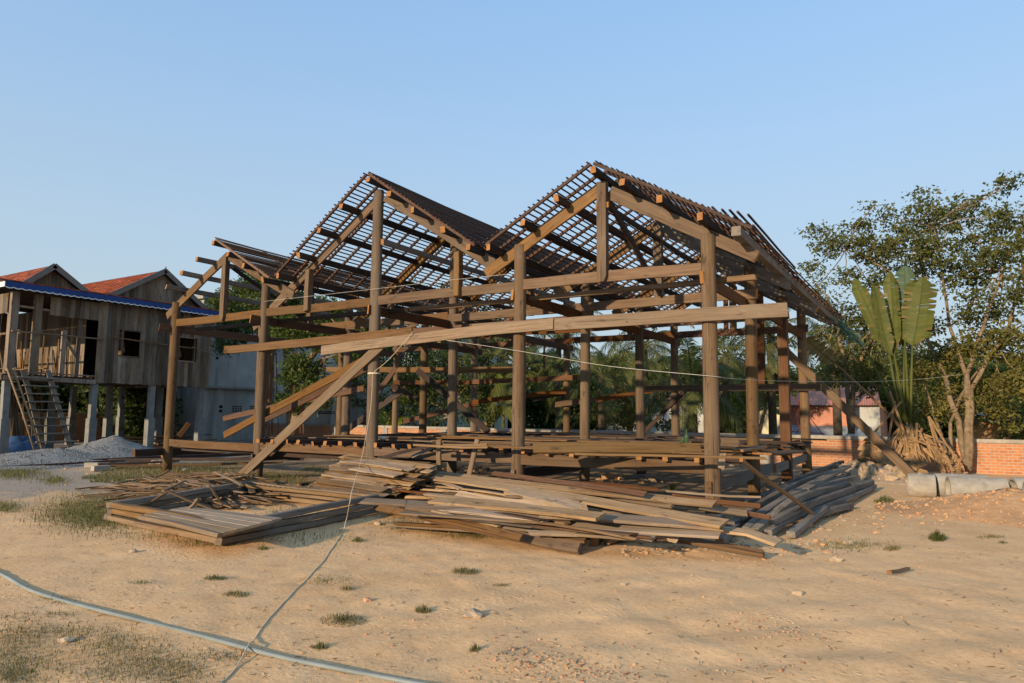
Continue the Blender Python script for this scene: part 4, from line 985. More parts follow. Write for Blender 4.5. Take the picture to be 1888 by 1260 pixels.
# ------------------------------------------------------------------ buildings behind the wall
BX = -29.6
b1 = thing('plaster_building', 'tall blue white plastered building half hidden behind the big leafy tree', 'building', (BX-4, 15, 0))
m = MB(); m.box((BX-5, 11.2, 0), (BX, 22.4, 7.4)); m.put('wall', ['plaster_blue'], b1)
m = MB(); m.box((BX-5.2, 11.0, 7.402), (BX+.2, 22.6, 7.6)); m.put('roof', ['cement'], b1)
def vent(px0, py0, px1, py1, x, cols, rows, parent, mat='dark_gap'):
    a, b = at(px0, py0, 'x', x), at(px1, py1, 'x', x); m = MB()
    for i in range(cols):
        for j in range(rows):
            y = a.y+(b.y-a.y)*(i+.15)/cols; y2 = a.y+(b.y-a.y)*(i+.85)/cols; z = b.z+(a.z-b.z)*(j+.15)/rows; z2 = b.z+(a.z-b.z)*(j+.8)/rows; m.box((x-.1, y, z), (x+.006, y2, z2))
    return m.put('vent', [mat], parent)
vent(398, 622, 410, 645, BX, 3, 4, b1); vent(397, 657, 404, 664, BX, 1, 1, b1); vent(403, 746, 411, 762, BX, 1, 2, b1); vent(428, 748, 446, 760, BX, 4, 3, b1); vent(461, 748, 470, 760, BX, 3, 3, b1)
m = MB()
for y in (15.3, 18.2): m.tube([(BX+.06, y, 0), (BX+.06, y, 7)], .05, 8)
m.put('downpipe', ['white_paint'], b1)
m = MB(); m.box((BX, 11.3, 2.75), (BX+.3, 16.0, 2.86)); m.put('ledge', ['cement'], b1)
b2 = thing('plaster_annex', 'low white annex with a row of square vent holes behind the slanting braces', 'building', (-24, 16, 0))
ax_ = -22.5; a, b = at(562, 775, 'x', ax_), at(648, 775, 'x', ax_)
m = MB(); m.box((ax_-3.4, 13.6, 0), (ax_, b.y+1.5, 2.95)); m.put('wall', ['plaster_blue'], b2)
m = MB(); m.box((ax_-3.6, 13.45, 2.953), (ax_+.25, b.y+1.9, 3.05)); m.put('roof', ['roof_grey'], b2)
vent(588, 758, 618, 764, ax_, 6, 2, b2)
b3 = thing('plaster_building', 'dull green plastered house with one dark window seen between two posts', 'building', (-23, 26, 0))
m = MB(); m.box((-32, 22, 0), (-22.5, 30, 6.5)); m.put('wall', ['plaster_green'], b3)
a = at(651, 700, 'y', 22); m = MB(); m.box((a.x-.5, 21.97, a.z-.6), (a.x+.45, 22.02, a.z+.9)); m.put('window', ['dark_gap'], b3)
m = MB(); m.box((-32.4, 21.6, 6.503), (-22.1, 30, 6.7)); m.put('roof', ['roof_pink'], b3)
# small houses behind the wall at right
b4 = thing('tin_shed', 'small pink roofed shed with a grey lean-to behind the brick wall', 'shed', (-2.2, 27, 0))
sy = 27.0; xa, xb = at(1452, 760, 'y', sy).x, at(1622, 760, 'y', sy).x; zw, zr, za_, zb_ = [at(1540, q, 'y', sy).z for q in (749, 728, 786, 808)]
m = MB(); m.box((xa, sy, 0), (xb, sy+5, zw)); m.put('wall', ['roof_pink'], b4)
m = MB(); m.box((xb-1.1, sy-.03, 0), (xb+.003, sy-.004, zw-.02)); m.put('end_panel', ['plaster_blue'], b4)
m = MB()
def corrug(a, b, c, d, n, amp, mat, name, parent):
    a, b, c, d = map(Vector, (a, b, c, d)); nn = (b-a).cross(d-a).normalized(); nn = nn if nn.z > 0 else -nn; v = []; f = []
    for i in range(n*2+1):
        s = i/(n*2); h = nn*(amp if i % 2 else 0); v += [a.lerp(b, s)+h, d.lerp(c, s)+h, a.lerp(b, s)+h-nn*.01, d.lerp(c, s)+h-nn*.01]
    for i in range(n*2):
        k = i*4; f += [(k, k+4, k+5, k+1), (k+2, k+3, k+7, k+6), (k, k+2, k+6, k+4), (k+1, k+5, k+7, k+3)]
    return put(name, mesh_from(name, v, f, [mat]), parent)
corrug((xa-.2, sy-.35, zw+.03), (xb+.1, sy-.35, zw+.03), (xb-.3, sy+3.0, zr+.55), (xa-.2, sy+3.0, zr+.55), 40, .03, 'roof_pink', 'roof', b4)
corrug((xa-.2, sy-1.6, zb_), (xb-.4, sy-1.6, zb_), (xb-.4, sy-.06, za_), (xa-.2, sy-.06, za_), 34, .03, 'roof_grey', 'awning', b4)
hy = 31.0; hl, hr = at(1392, 754, 'y', hy), at(1441, 746, 'y', hy)
b5 = thing('plaster_hut', 'little cream hut wall glimpsed between the squared post and the corner post row', 'hut', (hr.x-2, hy, 0))
m = MB(); m.add([(hl.x, hy, 0), (hr.x, hy, 0), (hr.x, hy, hr.z), (hl.x, hy, hl.z), (hl.x, hy+4, 0), (hr.x, hy+4, 0), (hr.x, hy+4, hr.z), (hl.x, hy+4, hl.z)], [(0, 1, 2, 3), (7, 6, 5, 4), (1, 5, 6, 2), (0, 3, 7, 4)]); m.put('wall', ['plaster_cream'], b5)
q = at(1385, 758, 'y', hy); corrug((q.x-.6, hy-.4, q.z-.1), (hr.x+.15, hy-.4, hr.z+.03), (hr.x+.15, hy+4.2, hr.z+.05), (q.x-.6, hy+4.2, q.z-.05), 18, .03, 'roof_grey', 'roof', b5)
b6 = thing('tin_shed', 'low brown shed with a sloping roof edge at the far right behind the wall', 'shed', (7, 18, 0))
m = MB(); a = at(1788, 764, 'y', 18); b = at(1888, 792, 'y', 18); d = (b-a)/(b.x-a.x)
A = a-d*.2; B = a+d*9
m.add([(A.x, 18, 0), (B.x, 18, 0), (B.x, 18, B.z), (A.x, 18, A.z), (A.x, 23, 0), (B.x, 23, 0), (B.x, 23, B.z+.6), (A.x, 23, A.z+.6)], [(0, 1, 2, 3), (7, 6, 5, 4), (1, 5, 6, 2), (0, 3, 7, 4)]); m.put('wall', ['soil_red'], b6)
corrug((A.x-.3, 17.7, A.z+.02), (B.x, 17.7, B.z+.02), (B.x, 23, B.z+.7), (A.x-.3, 23, A.z+.7), 40, .03, 'roof_grey', 'roof', b6)
b7 = thing('long_house', 'pale house wall glimpsed low between palm trunks behind the frame', 'building', (-12, 34, 0))
m = MB(); m.box((-17, 34, 0), (-9.5, 40, 2.6)); m.put('wall', ['plaster_blue'], b7)
corrug((-17.5, 33.5, 2.55), (-9, 33.5, 2.55), (-9, 37, 3.9), (-17.5, 37, 3.9), 40, .04, 'roof_pink', 'roof', b7)
# red steel trestle by the shed
m = MB(); y = 17.0
for a, b in (((1468, 800), (1495, 745)), ((1450, 795), (1520, 800)), ((1462, 730), (1516, 800)), ((1452, 795), (1478, 730)), ((1480, 800), (1455, 745))):
    m.tube([at(*a, 'y', y), at(*b, 'y', y)], .018, 6)
m.put('steel_trestle', ['steel_red'], label='thin red steel trestle frame before the pink shed', cat='trestle')
# ------------------------------------------------------------------ concrete pipes at right
def pipe(name, a, b, ra, label, rim=.045):
    a, b = Vector(a), Vector(b); d = (b-a).normalized(); y = Vector((0, 0, 1)).cross(d).normalized(); z = d.cross(y); n = 36; L = (b-a).length
    prof = [(ra-rim, 0), (ra, 0), (ra, L*.18), (ra+.003, L*.19), (ra+.003, L*.6), (ra, L*.61), (ra, L), (ra-rim, L)]; v = []; f = []
    for r_, s in prof:
        for k in range(n):
            t = 2*math.pi*k/n; v.append(d*s+(y*math.cos(t)+z*math.sin(t))*r_)
    p = len(prof)
    for i in range(p):
        for k in range(n): f.append((i*n+k, i*n+(k+1) % n, ((i+1) % p)*n+(k+1) % n, ((i+1) % p)*n+k))
    return put(name, mesh_from(name, v, f, ['concrete']), None, Matrix.Translation(a), label=label, cat='pipe', group='concrete drain pipes')
PR = .24
def pg(px, py): p = G(px, py, 0); return Vector((p.x, p.y, PR-.02))
PA = pg(1749, 923); PD = Vector((math.cos(R(12)), math.sin(R(12)), 0)); PN = Vector((-PD.y, PD.x, 0))
pipe('drain_pipe', PA, PA+PD*.94, PR, 'nearest concrete drain pipe, lying whole beside the red soil heap')
pipe('drain_pipe', PA-PD*.60+PN*.46, PA-PD*.13+PN*.40, PR*.98, 'concrete drain pipe at the left end of the row by dead palm leaves')
pipe('drain_pipe', PA-PD*.08+PN*.66, PA+PD*.80+PN*.66, PR, 'concrete drain pipe lying behind the nearest one, only its top showing')
pipe('drain_pipe', PA+PD*1.10+PN*.20, PA+PD*1.95+PN*.30, PR, 'concrete drain pipe just right of the nearest one')
pipe('drain_pipe', PA+PD*1.16-PN*.36, PA+PD*2.0-PN*.36, PR, 'concrete drain pipe cut by the right edge of the picture')
heap('soil_heap', 'soil_red', 3.9, 3.4, [(4.0, 3.5, .30, 1.6), (4.9, 3.0, .24, 1.6), (3.2, 3.4, .14, 1.4)], 'low heap of crumbly red soil in front of the concrete pipes', 'soil heap', 900, .024, 'soil_red', 3.2, seed=5)
heap('rubble_heap', 'stone', 1.3, 9.6, [(1.1, 9.9, .32, 1.3), (1.9, 9.2, .20, 1.2)], 'grey stony rubble heap against the wall under dead palm leaves', 'rubble', 240, .09, 'stone', 1.9, seed=8)
# ------------------------------------------------------------------ stones
def rock_mesh(name, s, seed, mat, sub=2, flat=.7):
    bm = bmesh.new(); bmesh.ops.create_icosphere(bm, subdivisions=sub, radius=s); r2 = random.Random(seed); ph = [r2.uniform(0, 6) for _ in range(6)]
    for v in bm.verts:
        d = v.co.normalized(); e = 1+.22*math.sin(3*d.x+ph[0])*math.sin(3.3*d.y+ph[1])+.14*math.sin(5*d.z+ph[2]+4*d.x)+r2.uniform(-.06, .06); v.co *= e; v.co.z *= flat
    me = bpy.data.meshes.new(name); bm.to_mesh(me); bm.free(); me.materials.append(MATS[mat]); return me
for k, (px, py, s, lb, mt) in enumerate([(124, 1181, .06, 'flat pale stone among the sparse grass at lower left', 'stone'), (1540, 1031, .075, 'round pale stone alone on the sand before the grey pile', 'stone'), (1471, 1090, .05, 'small angular stone in the middle of the right hand sand', 'stone'),
        (698, 965, .06, 'stone under the left tip of the slanting golden beams', 'stone'), (793, 967, .085, 'white boulder under the slanting golden beams', 'stone'), (245, 1017, .05, 'whitish stone in front of the stacked frames', 'stone'), (410, 1204, .02, 'tiny white pebble by the sparse grass', 'stone'), (872, 1134, .09, 'flat half buried pale stone in the sand at the centre', 'stone'),
        (677, 1106, .035, 'small orange pebble near the rope', 'brick_bits'), (1150, 1076, .03, 'dark pebble on the sand in front of the heap', 'stone'), (290, 858, .22, 'pale limestone lump by the leftmost post', 'stone'), (340, 868, .14, 'whitish lump right of the leftmost post foot', 'stone'), (1775, 922, .12, 'pale clod against the nearest drain pipe', 'stone'), (1576, 888, .10, 'pale clod on the far end of the grey pile', 'stone'), (1600, 884, .13, 'larger pale clod beside dead palm leaves', 'stone'), (1565, 1001, .07, 'pale clod in the dry litter right of the grey pile', 'stone'), (1430, 995, .07, 'clod beside the bearer block at the right tip', 'stone')]):
    p = G(px, py, 0); z = float(ground_z(p.x, p.y)); put('stone', rock_mesh('stone', s, k, mt, flat=.35 if k in (0, 7) else .62), None, Matrix.Translation((p.x, p.y, z+s*.12)) @ Matrix.Rotation(k, 4, 'Z'), label=lb, cat='stone')
def scatter(name, pts, s, mats, seed, kind='stuff'):
    r2 = random.Random(seed); m = MB(); base = []
    bm = bmesh.new(); bmesh.ops.create_icosphere(bm, subdivisions=1, radius=1); bv = [v.co.copy() for v in bm.verts]; bf = [[v.index for v in f.verts] for f in bm.faces]; bm.free()
    for (x, y, z, q) in pts:
        sc = s*q*r2.uniform(.5, 1.5); M = Matrix.Rotation(r2.uniform(0, 6), 3, 'Z') @ Matrix.Diagonal((r2.uniform(.7, 1.4), r2.uniform(.6, 1.1), r2.uniform(.4, .8))); fl = r2.randrange(len(mats))
        m.add([Vector((x, y, z))+M @ (v*r2.uniform(.75, 1.2))*sc for v in bv], bf, fl)
    return m.put(name, mats, kind=kind)
pts = []
for _ in range(620):
    x, y = rng.uniform(-9, 1.0), rng.uniform(4.2, 12.6)
    if vnoise(np.array([x]), np.array([y]), .6, 9)[0] > .5: pts.append((x, y, .02, rng.uniform(.5, 1.5)))
scatter('rubble', pts, .085, ['stone', 'soil_red'], 4)
pts = []
for cx, cy, n, sp in ((1000, 1225, 190, 60), (1090, 1235, 110, 60), (960, 1195, 50, 40), (1440, 1165, 70, 38), (1370, 1140, 40, 30), (1420, 1228, 34, 60), (840, 1040, 24, 60), (1240, 1240, 40, 90), (700, 1180, 30, 120), (300, 1090, 30, 170), (1500, 1150, 40, 200), (1700, 1000, 30, 90), (1010, 1110, 40, 140), (500, 1210, 24, 140), (1270, 1030, 50, 120), (900, 1010, 40, 120)):
    for _ in range(n):
        p = G(min(cx+rng.gauss(0, sp), 1890), max(cy+rng.gauss(0, sp*.3), 985), 0); pts.append((p.x, p.y, float(ground_z(p.x, p.y))+.002, rng.uniform(.4, 1.2)))
scatter('pebbles', pts, .011, ['brick_bits', 'stone', 'soil_red'], 6)
pts = [(p.x, p.y, float(ground_z(p.x, p.y)), rng.uniform(.4, 1)) for p in [G(rng.uniform(0, 1880), 960+300*rng.random()**1.6, 0) for _ in range(900)]]
scatter('grit', pts, .008, ['stone', 'soil_red', 'brick_bits'], 12)
# crumbly soil line in front of the heap
pts = [(p.x, p.y, float(ground_z(p.x, p.y)), rng.uniform(.4, 1.6)) for p in [G(rng.uniform(1150, 1560), 1010+rng.gauss(0, 9), 0) for _ in range(220)]+[G(rng.uniform(1440, 1640), 960+rng.gauss(0, 16), 0) for _ in range(160)]+[G(rng.uniform(120, 560), 872+rng.gauss(0, 9), 0) for _ in range(120)]+[G(rng.uniform(1650, 1888), 940+rng.gauss(0, 14), 0) for _ in range(260)]]
scatter('clods', pts, .026, ['stone', 'soil_red'], 15)
# ------------------------------------------------------------------ vegetation
def leaf_arrays(P, size, g, droop=.2, aspect=.5):
    """one folded diamond leaf per row of P"""
    n = len(P); a = g.uniform(0, 2*np.pi, n); e = g.normal(-droop, .55, n)
    d = np.stack([np.cos(a)*np.cos(e), np.sin(a)*np.cos(e), np.sin(e)], 1)
    u = g.normal(0, 1, (n, 3)); u[:, 2] += .15; s = np.cross(d, u); s /= np.linalg.norm(s, axis=1, keepdims=True)+1e-9
    L = (size*g.uniform(.6, 1.35, n))[:, None]; up = np.cross(s, d)
    V = np.stack([P, P+d*L*.5+s*L*aspect*.5+up*L*.06, P+d*L-np.array([0, 0, .12])*L, P+d*L*.5-s*L*aspect*.5+up*L*.06], 1).reshape(-1, 3)
    return V, np.arange(n*4).reshape(-1, 4)
def crown(name, lobes, density, size, mat, parent, seed, clump=.42, per=46, shell=.45, droop=.2, **k):
    """lobes: (x, y, z, rx, ry, rz); leaf clumps fill each lobe unevenly, thicker towards its skin"""
    g = np.random.default_rng(seed); pts = []; twigs = []
    for (x, y, z, rx, ry, rz) in lobes:
        n = max(3, int(density*rx*ry*rz**.5*3.2))
        for _ in range(n):
            v = g.normal(0, 1, 3); v /= np.linalg.norm(v); r_ = g.uniform(shell**3, 1)**(1/3)
            c = np.array([x, y, z])+v*np.array([rx, ry, rz])*r_*g.uniform(.8, 1.08)
            cs = clump*g.uniform(.55, 1.35); m = int(per*g.uniform(.5, 1.4))
            q = g.normal(0, 1, (m, 3)); q *= (cs*g.uniform(.3, 1, m)**.5/np.linalg.norm(q, axis=1))[:, None]; q[:, 2] *= .6
            pts.append(c+q); twigs.append(((x, y, z), c))
    P = np.concatenate(pts); V, F = leaf_arrays(P, size, g, droop)
    o = put(name, mesh_from(name, V, F, [mat]), parent, **k)
    return o, twigs
def limb(m, a, b, r0, r1, seed, n=5, wob=.12):
    g = random.Random(seed); a, b = Vector(a), Vector(b); L = (b-a).length
    pts = [a.lerp(b, i/n)+Vector([g.uniform(-1, 1)*wob*L*.25*(0 < i < n) for _ in range(3)])+Vector((0, 0, math.sin(math.pi*i/n)*L*.04)) for i in range(n+1)]
    m.tube(pts, [r0+(r1-r0)*i/n for i in range(n+1)], 7); return pts
def tree(name, label, base, forks, lobes, mat, seed, r0=.16, density=9, size=.10, group=None, cat='tree', bark='bark', twig=.012, **k):
    """base point, forks: list of branch end points; lobes of leaves hang on the nearest fork"""
    t = thing(name, label, cat, base, group); m = MB(); b = Vector(base); g = random.Random(seed); ends = []
    for i, f in enumerate(forks):
        pp = limb(m, b, f[0], r0, r0*.55, seed+i) if len(f) == 1 else None
        if pp is None:
            a = b; r_ = r0
            for q, c in enumerate(f): limb(m, a, c, r_, r_*.66, seed+i*7+q, 4, .07); a = Vector(c); r_ *= .66
            ends.append((a, r_))
        else: ends.append((Vector(f[0]), r0*.55))
    cr, tw = crown('crown', lobes, density, size, mat, t, seed, **k)
    for (x, y, z, rx, ry, rz) in lobes:
        c = Vector((x, y, z)); e, r_ = min(ends, key=lambda q: (q[0]-c).length); limb(m, e, c, min(r_*.8, .05), .014, seed+int(x*100), 4, .15)
    for i, (l, c) in enumerate(tw):
        if i % 2 == 0: limb(m, l, c, twig, .004, i, 2, .1)
    m.put('trunk', [bark], t, smooth=True)
    return t
def LB(px, py, rpx, y, fl=1.0, dy=None, asp=1.0):
    """a lobe standing at depth y, sized by what it spans there"""
    c = at(px, py, 'y', y); s = (c-CAM).dot(_f)/FPX*rpx
    return (c.x, y if dy is None else y+dy, c.z, s*asp, s*1.05, s*fl)

# the airy tree by the right end of the wall
y = 12.7; B = at(1786, 868, 'y', y); J = random.Random(3)
lob = [LB(*q) for q in [(1512, 425, 26, y+.3, .7), (1545, 455, 42, y, .75), (1580, 420, 26, y+.4, .7), (1560, 510, 30, y-.3, .6), (1505, 490, 22, y+.5, .6), (1610, 460, 40, y+.5, .8), (1610, 380, 18, y-.3, .55), (1640, 398, 22, y, .7), (1660, 450, 44, y-.4, .85), (1693, 372, 28, y+.3, .8),
     (1712, 410, 44, y+.2, .9), (1735, 455, 44, y-.5, .9), (1768, 395, 34, y+.4, .8), (1790, 368, 20, y-.2, .7), (1800, 440, 44, y+.5, .9), (1828, 400, 30, y, .8), (1835, 350, 20, y+.3, .7), (1868, 335, 24, y-.3, .8), (1880, 400, 36, y+.4, .9), (1860, 460, 42, y-.4, .9), (1820, 500, 40, y+.6, .8), (1770, 505, 40, y+.2, .8), (1905, 450, 40, y+.2, .9), (1890, 530, 42, y-.5, .9), (1845, 560, 36, y+.5, .8), (1790, 560, 34, y-.7, .8), (1640, 500, 30, y+.8, .7), (1600, 520, 26, y+.9, .6), (1500, 545, 20, y+.9, .9), (1930, 380, 40, y+.3, .9), (1700, 500, 34, y+.9, .7)]]
tree('broadleaf_tree', 'tall airy tree with pale forked trunks in front of the brick wall at right', B, [[at(1783, 690, 'y', y), at(1815, 600, 'y', y), at(1850, 500, 'y', y)], [at(1784, 700, 'y', y), at(1750, 600, 'y', y+.2), at(1735, 490, 'y', y), at(1720, 420, 'y', y)], [at(1790, 720, 'y', y), at(1858, 610, 'y', y), at(1885, 500, 'y', y)], [at(1745, 700, 'y', y+.2), at(1700, 610, 'y', y+.4), at(1640, 500, 'y', y+.3), at(1560, 460, 'y', y)]],
     lob, 'leaf_olive', 21, r0=.10, density=22, size=.12, clump=.34, per=38, shell=.3)
lob = [LB(*q) for q in [(1700, 690, 40, y+.2, .7), (1750, 660, 44, y+.6, .7), (1790, 640, 40, y-.2, .7), (1840, 640, 44, y+.5, .8), (1880, 620, 40, y, .8), (1830, 720, 46, y+.6, .8), (1760, 740, 46, y+.4, .8), (1880, 700, 44, y-.3, .8), (1700, 760, 36, y+.6, .7), (1800, 590, 34, y+.7, .7), (1920, 680, 46, y+.2, .8), (1720, 610, 30, y+.9, .7), (1850, 770, 34, y+.9, .7)]]
tree('broadleaf_tree', 'lower yellowish tree with a leaning trunk filling the space under the airy one', at(1755, 866, 'y', y+.15), [[at(1735, 800, 'y', y+.2), at(1700, 700, 'y', y+.3), at(1665, 610, 'y', y+.4)], [at(1752, 780, 'y', y), at(1790, 700, 'y', y+.2), at(1840, 640, 'y', y+.3)]],
     lob, 'leaf_gold', 22, r0=.07, density=22, size=.12, clump=.40, per=40, shell=.2)
y = 16.5
lob = [LB(*q) for q in [(1500, 520, 26, y, .9), (1530, 560, 38, y, .8), (1560, 600, 40, y+.5, .8), (1600, 580, 40, y, .8), (1510, 620, 34, y+.6, .9), (1560, 660, 46, y, .8), (1620, 650, 46, y+.5, .8), (1520, 690, 40, y+.4, .7), (1600, 700, 46, y+.3, .7), (1660, 690, 40, y+.6, .8), (1480, 560, 20, y+.4, .7), (1640, 600, 36, y+.6, .8), (1700, 640, 40, y+.4, .8)]]
tree('broadleaf_tree', 'thin grey green tree behind the wall between the roof eave and the paddle leaved palm', at(1570, 800, 'y', y), [[at(1560, 690, 'y', y), at(1540, 580, 'y', y)], [at(1575, 690, 'y', y), at(1620, 600, 'y', y)]], lob, 'leaf_olive', 23, r0=.11, density=12, size=.13, clump=.45, per=36, shell=.3)
for k, (px, py, r_, yy, lb, mt) in enumerate([(1850, 700, 70, 20, 'dense dark green bush mass behind the low brown shed', 'leaf_green'), (1780, 745, 46, 17.2, 'dark green bush behind the wall left of the brown shed', 'leaf_green'), (1650, 690, 60, 33, 'far green tree rising behind the pink shed', 'leaf_green'), (1540, 690, 50, 34, 'far tree crown above the pink shed roof', 'leaf_dark'), (1885, 770, 44, 16.6, 'bright green bush at the far right edge above the wall', 'leaf_green')]):
    c = at(px, py, 'y', yy); s = (c-CAM).dot(_f)/FPX*r_
    tree('bush', lb, (c.x, yy, 0), [[(c.x, yy, max(.6, c.z-s))]], [(c.x+J.uniform(-1, 1)*s, yy+J.uniform(-.5, .5)*s, max(.5, c.z+J.uniform(-.7, .5)*s), s*.62, s*.62, s*.5) for _ in range(9)], mt, 40+k, r0=.1, density=7, size=.16, cat='bush', clump=.5, per=40, shell=.2)

# the big leafy tree at left, with hanging roots
y = 11.4
lob = [LB(*q) for q in [(475, 525, 36, y, .7), (440, 550, 40, y+.5, .7), (520, 545, 40, y-.4, .7), (410, 575, 34, y, .8), (480, 580, 46, y-.8, .7), (550, 565, 38, y+.4, .7), (430, 610, 34, y+.3, .7), (600, 575, 36, y+.2, .7), (540, 610, 46, y-.6, .7), (600, 620, 46, y, .7), (650, 610, 40, y+.6, .8), (420, 640, 24, y-.5, .6), (640, 650, 34, y-.3, .7), (560, 680, 34, y-.9, .8), (590, 720, 34, y-.6, .8), (545, 740, 32, y-.5, .7), (620, 590, 36, y+.8, .7), (510, 600, 44, y+.9, .7), (690, 620, 36, y+.6, .8), (490, 640, 20, y-.2, .6), (535, 700, 22, y-.8, .7), (455, 500, 16, y, .6), (505, 512, 18, y+.3, .6)]]
tt = tree('banyan_tree', 'big leafy tree with hanging red brown roots behind the left half of the frame', at(540, 800, 'y', y), [[at(535, 700, 'y', y), at(520, 620, 'y', y), at(480, 560, 'y', y)], [at(545, 700, 'y', y), at(590, 640, 'y', y), at(620, 600, 'y', y)], [at(560, 730, 'y', y), at(600, 660, 'y', y-.3)]],
     lob, 'leaf_green', 31, r0=.28, density=17, size=.16, clump=.5, per=46, shell=.3)
m = MB()
for k in range(16):
    px = 487+22*J.random(); a = at(px, 640+20*J.random(), 'y', y-.4); b = at(px+J.uniform(-6, 6), 745+70*J.random(), 'y', y-.4); limb(m, a, b, .035, .02, k, 4, .04)
for k in range(9):
    px = 525+30*J.random(); limb(m, at(px, 650, 'y', y), at(px+J.uniform(-10, 10), 800, 'y', y), .04, .03, k+50, 5, .05)
m.put('hanging_root', ['root_wood'], tt, smooth=True, kind='stuff')
for k, (pts_, yy, lb, mt, sz) in enumerate([
    ([(720, 640, 40), (700, 690, 40), (740, 690, 44), (730, 740, 46), (780, 650, 40), (760, 720, 44), (700, 600, 34), (760, 600, 36), (720, 555, 32), (770, 540, 30), (670, 570, 28)], 15.6, 'dense green tree filling the gap right of the rope post', 'leaf_green', .15),
    ([(800, 680, 44), (790, 740, 46), (830, 720, 46), (850, 660, 44), (820, 620, 40), (860, 760, 40), (870, 700, 40), (800, 780, 30)], 15.2, 'dark green bushy tree behind the middle posts', 'leaf_dark', .15),
    ([(900, 640, 40), (880, 600, 34), (920, 700, 40), (940, 640, 36), (900, 740, 36), (840, 580, 30), (920, 590, 30), (830, 540, 28), (880, 555, 28), (950, 560, 24)], 17.5, 'dark tree behind the left coconut palms', 'leaf_dark', .15),
    ([(660, 700, 26), (655, 740, 22), (665, 660, 24), (690, 760, 24)], 15.4, 'slim green shrub growing beside the plaster annex', 'leaf_green', .13),
    ([(1120, 760, 40), (1170, 770, 38), (1210, 740, 38), (1140, 720, 34), (1080, 770, 30), (1230, 780, 26)], 21, 'grey green bush between the coconut trunks behind the wall', 'leaf_olive', .15),
    ([(1340, 770, 30), (1400, 690, 34), (1370, 730, 34), (1440, 700, 36), (1420, 640, 26)], 24, 'green tree behind the cream hut', 'leaf_green', .17)]):
    x0 = at(sum(p[0] for p in pts_)/len(pts_), 790, 'y', yy).x
    tree('bushy_tree', lb, (x0, yy, 0), [[(x0, yy, 1.4)], [(x0+.5, yy, 2.2)]], [LB(a, b, r_, yy+J.uniform(-.6, .6), .75) for a, b, r_ in pts_], mt, 60+k, r0=.12, density=8, size=sz, clump=.5, per=44, shell=.25)
# tree row beyond the houses, each its own tree
FARG = 'far trees closing the view beyond the yard'
fi = 0
for px in range(-60, 2000, 62):
    yy = 38+J.uniform(-5, 8); top = {0: 700}.get(px, 0) or (655+J.uniform(-14, 24) if px < 700 else 672+J.uniform(-25, 25)); 
    if 380 < px < 700: top = 640
    c = at(px, top+50, 'y', yy); s = (c-CAM).dot(_f)/FPX
    tree('far_tree', 'far green tree in the row beyond the houses and palms', (c.x, yy, 0), [[(c.x, yy, c.z*.5)]], [(c.x+J.uniform(-45, 45)*s, yy+J.uniform(-2, 2), max(1.0, c.z+J.uniform(-50, 30)*s), 38*s, 2.2, 30*s) for _ in range(7)]+[(c.x+J.uniform(-45, 45)*s, yy, 1.2, 34*s, 1.6, 1.4) for _ in range(3)], J.choice(['leaf_green', 'leaf_dark', 'leaf_dark']), 100+fi, r0=.2, density=2.4, size=.34, clump=1.0, per=46, shell=.2, group=FARG); fi += 1
# dark trees in the shade behind the stilt house
for k in range(7):
    yy = -2+3.4*k; x = HX-13-J.uniform(0, 3)
    tree('shade_tree', 'dark tree standing in shade behind the stilt house', (x, yy, 0), [[(x, yy, 2)]], [(x+J.uniform(-1, 1), yy+J.uniform(-1.6, 1.6), J.uniform(.8, 4.4), 1.5, 1.6, 1.2) for _ in range(8)], 'leaf_dark', 150+k, r0=.18, density=4, size=.3, clump=.8, per=40, shell=.2, group='trees behind the stilt house')

for k, (x, yy) in enumerate([(-31, 9.2), (-33.5, 9.4), (-36, 9.0), (-38.5, 8.0)]):
    tree('shade_tree', 'dark tree standing in shade behind the stilt house', (x, yy, 0), [[(x, yy, 2)]], [(x+J.uniform(-1, 1), yy+J.uniform(-.6, .6), .7+.55*q, 1.6, .9, .9) for q in range(7)], 'leaf_dark', 170+k, r0=.18, density=6, size=.28, clump=.7, per=44, shell=.15, group='trees behind the stilt house')
# coconut palms
def frond(t, base, az, el, L, droop, seed, mat='leaf_palm', w_=.045, ll=.62, name='frond'):
    g = random.Random(seed); n = 30; p = Vector(base); d = Vector((math.cos(az)*math.cos(el), math.sin(az)*math.cos(el), math.sin(el))); pts = [p.copy()]
    for i in range(n):
        d = (d+Vector((0, 0, -droop/n*(1+1.2*i/n)))).normalized(); p = p+d*L/n; pts.append(p.copy())
    m = MB(); m.tube(pts, [.028*(1-.85*i/n)+.004 for i in range(n+1)], 5)
    for i in range(4, n+1):
        for s in (0, .5):
            k = min(i+s, n); a = pts[int(k)].lerp(pts[min(int(k)+1, n)], k-int(k)); dd = (pts[min(int(k)+1, n)]-pts[max(int(k)-1, 0)]).normalized()
            side = dd.cross(Vector((0, 0, 1))).normalized(); upv = side.cross(dd); f_ = math.sin(math.pi*min(1, (k/n)*.88+.10))**.55
            for sg in (-1, 1):
                l = ll*f_*g.uniform(.8, 1.15); e = (side*sg*.72+dd*.55+upv*g.uniform(-.05, .25)).normalized(); q1 = a+e*l*.5+Vector((0, 0, -l*.10)); q2 = a+e*l*.95+Vector((0, 0, -l*(.42+g.uniform(0, .25))))
                ww = dd*w_*.5; m.add([a-ww*.7, a+ww*.7, q1+ww, q1-ww, q2+ww*.15, q2-ww*.15], [(0, 1, 2, 3), (3, 2, 4, 5)])
    return m.put(name, [mat], t)
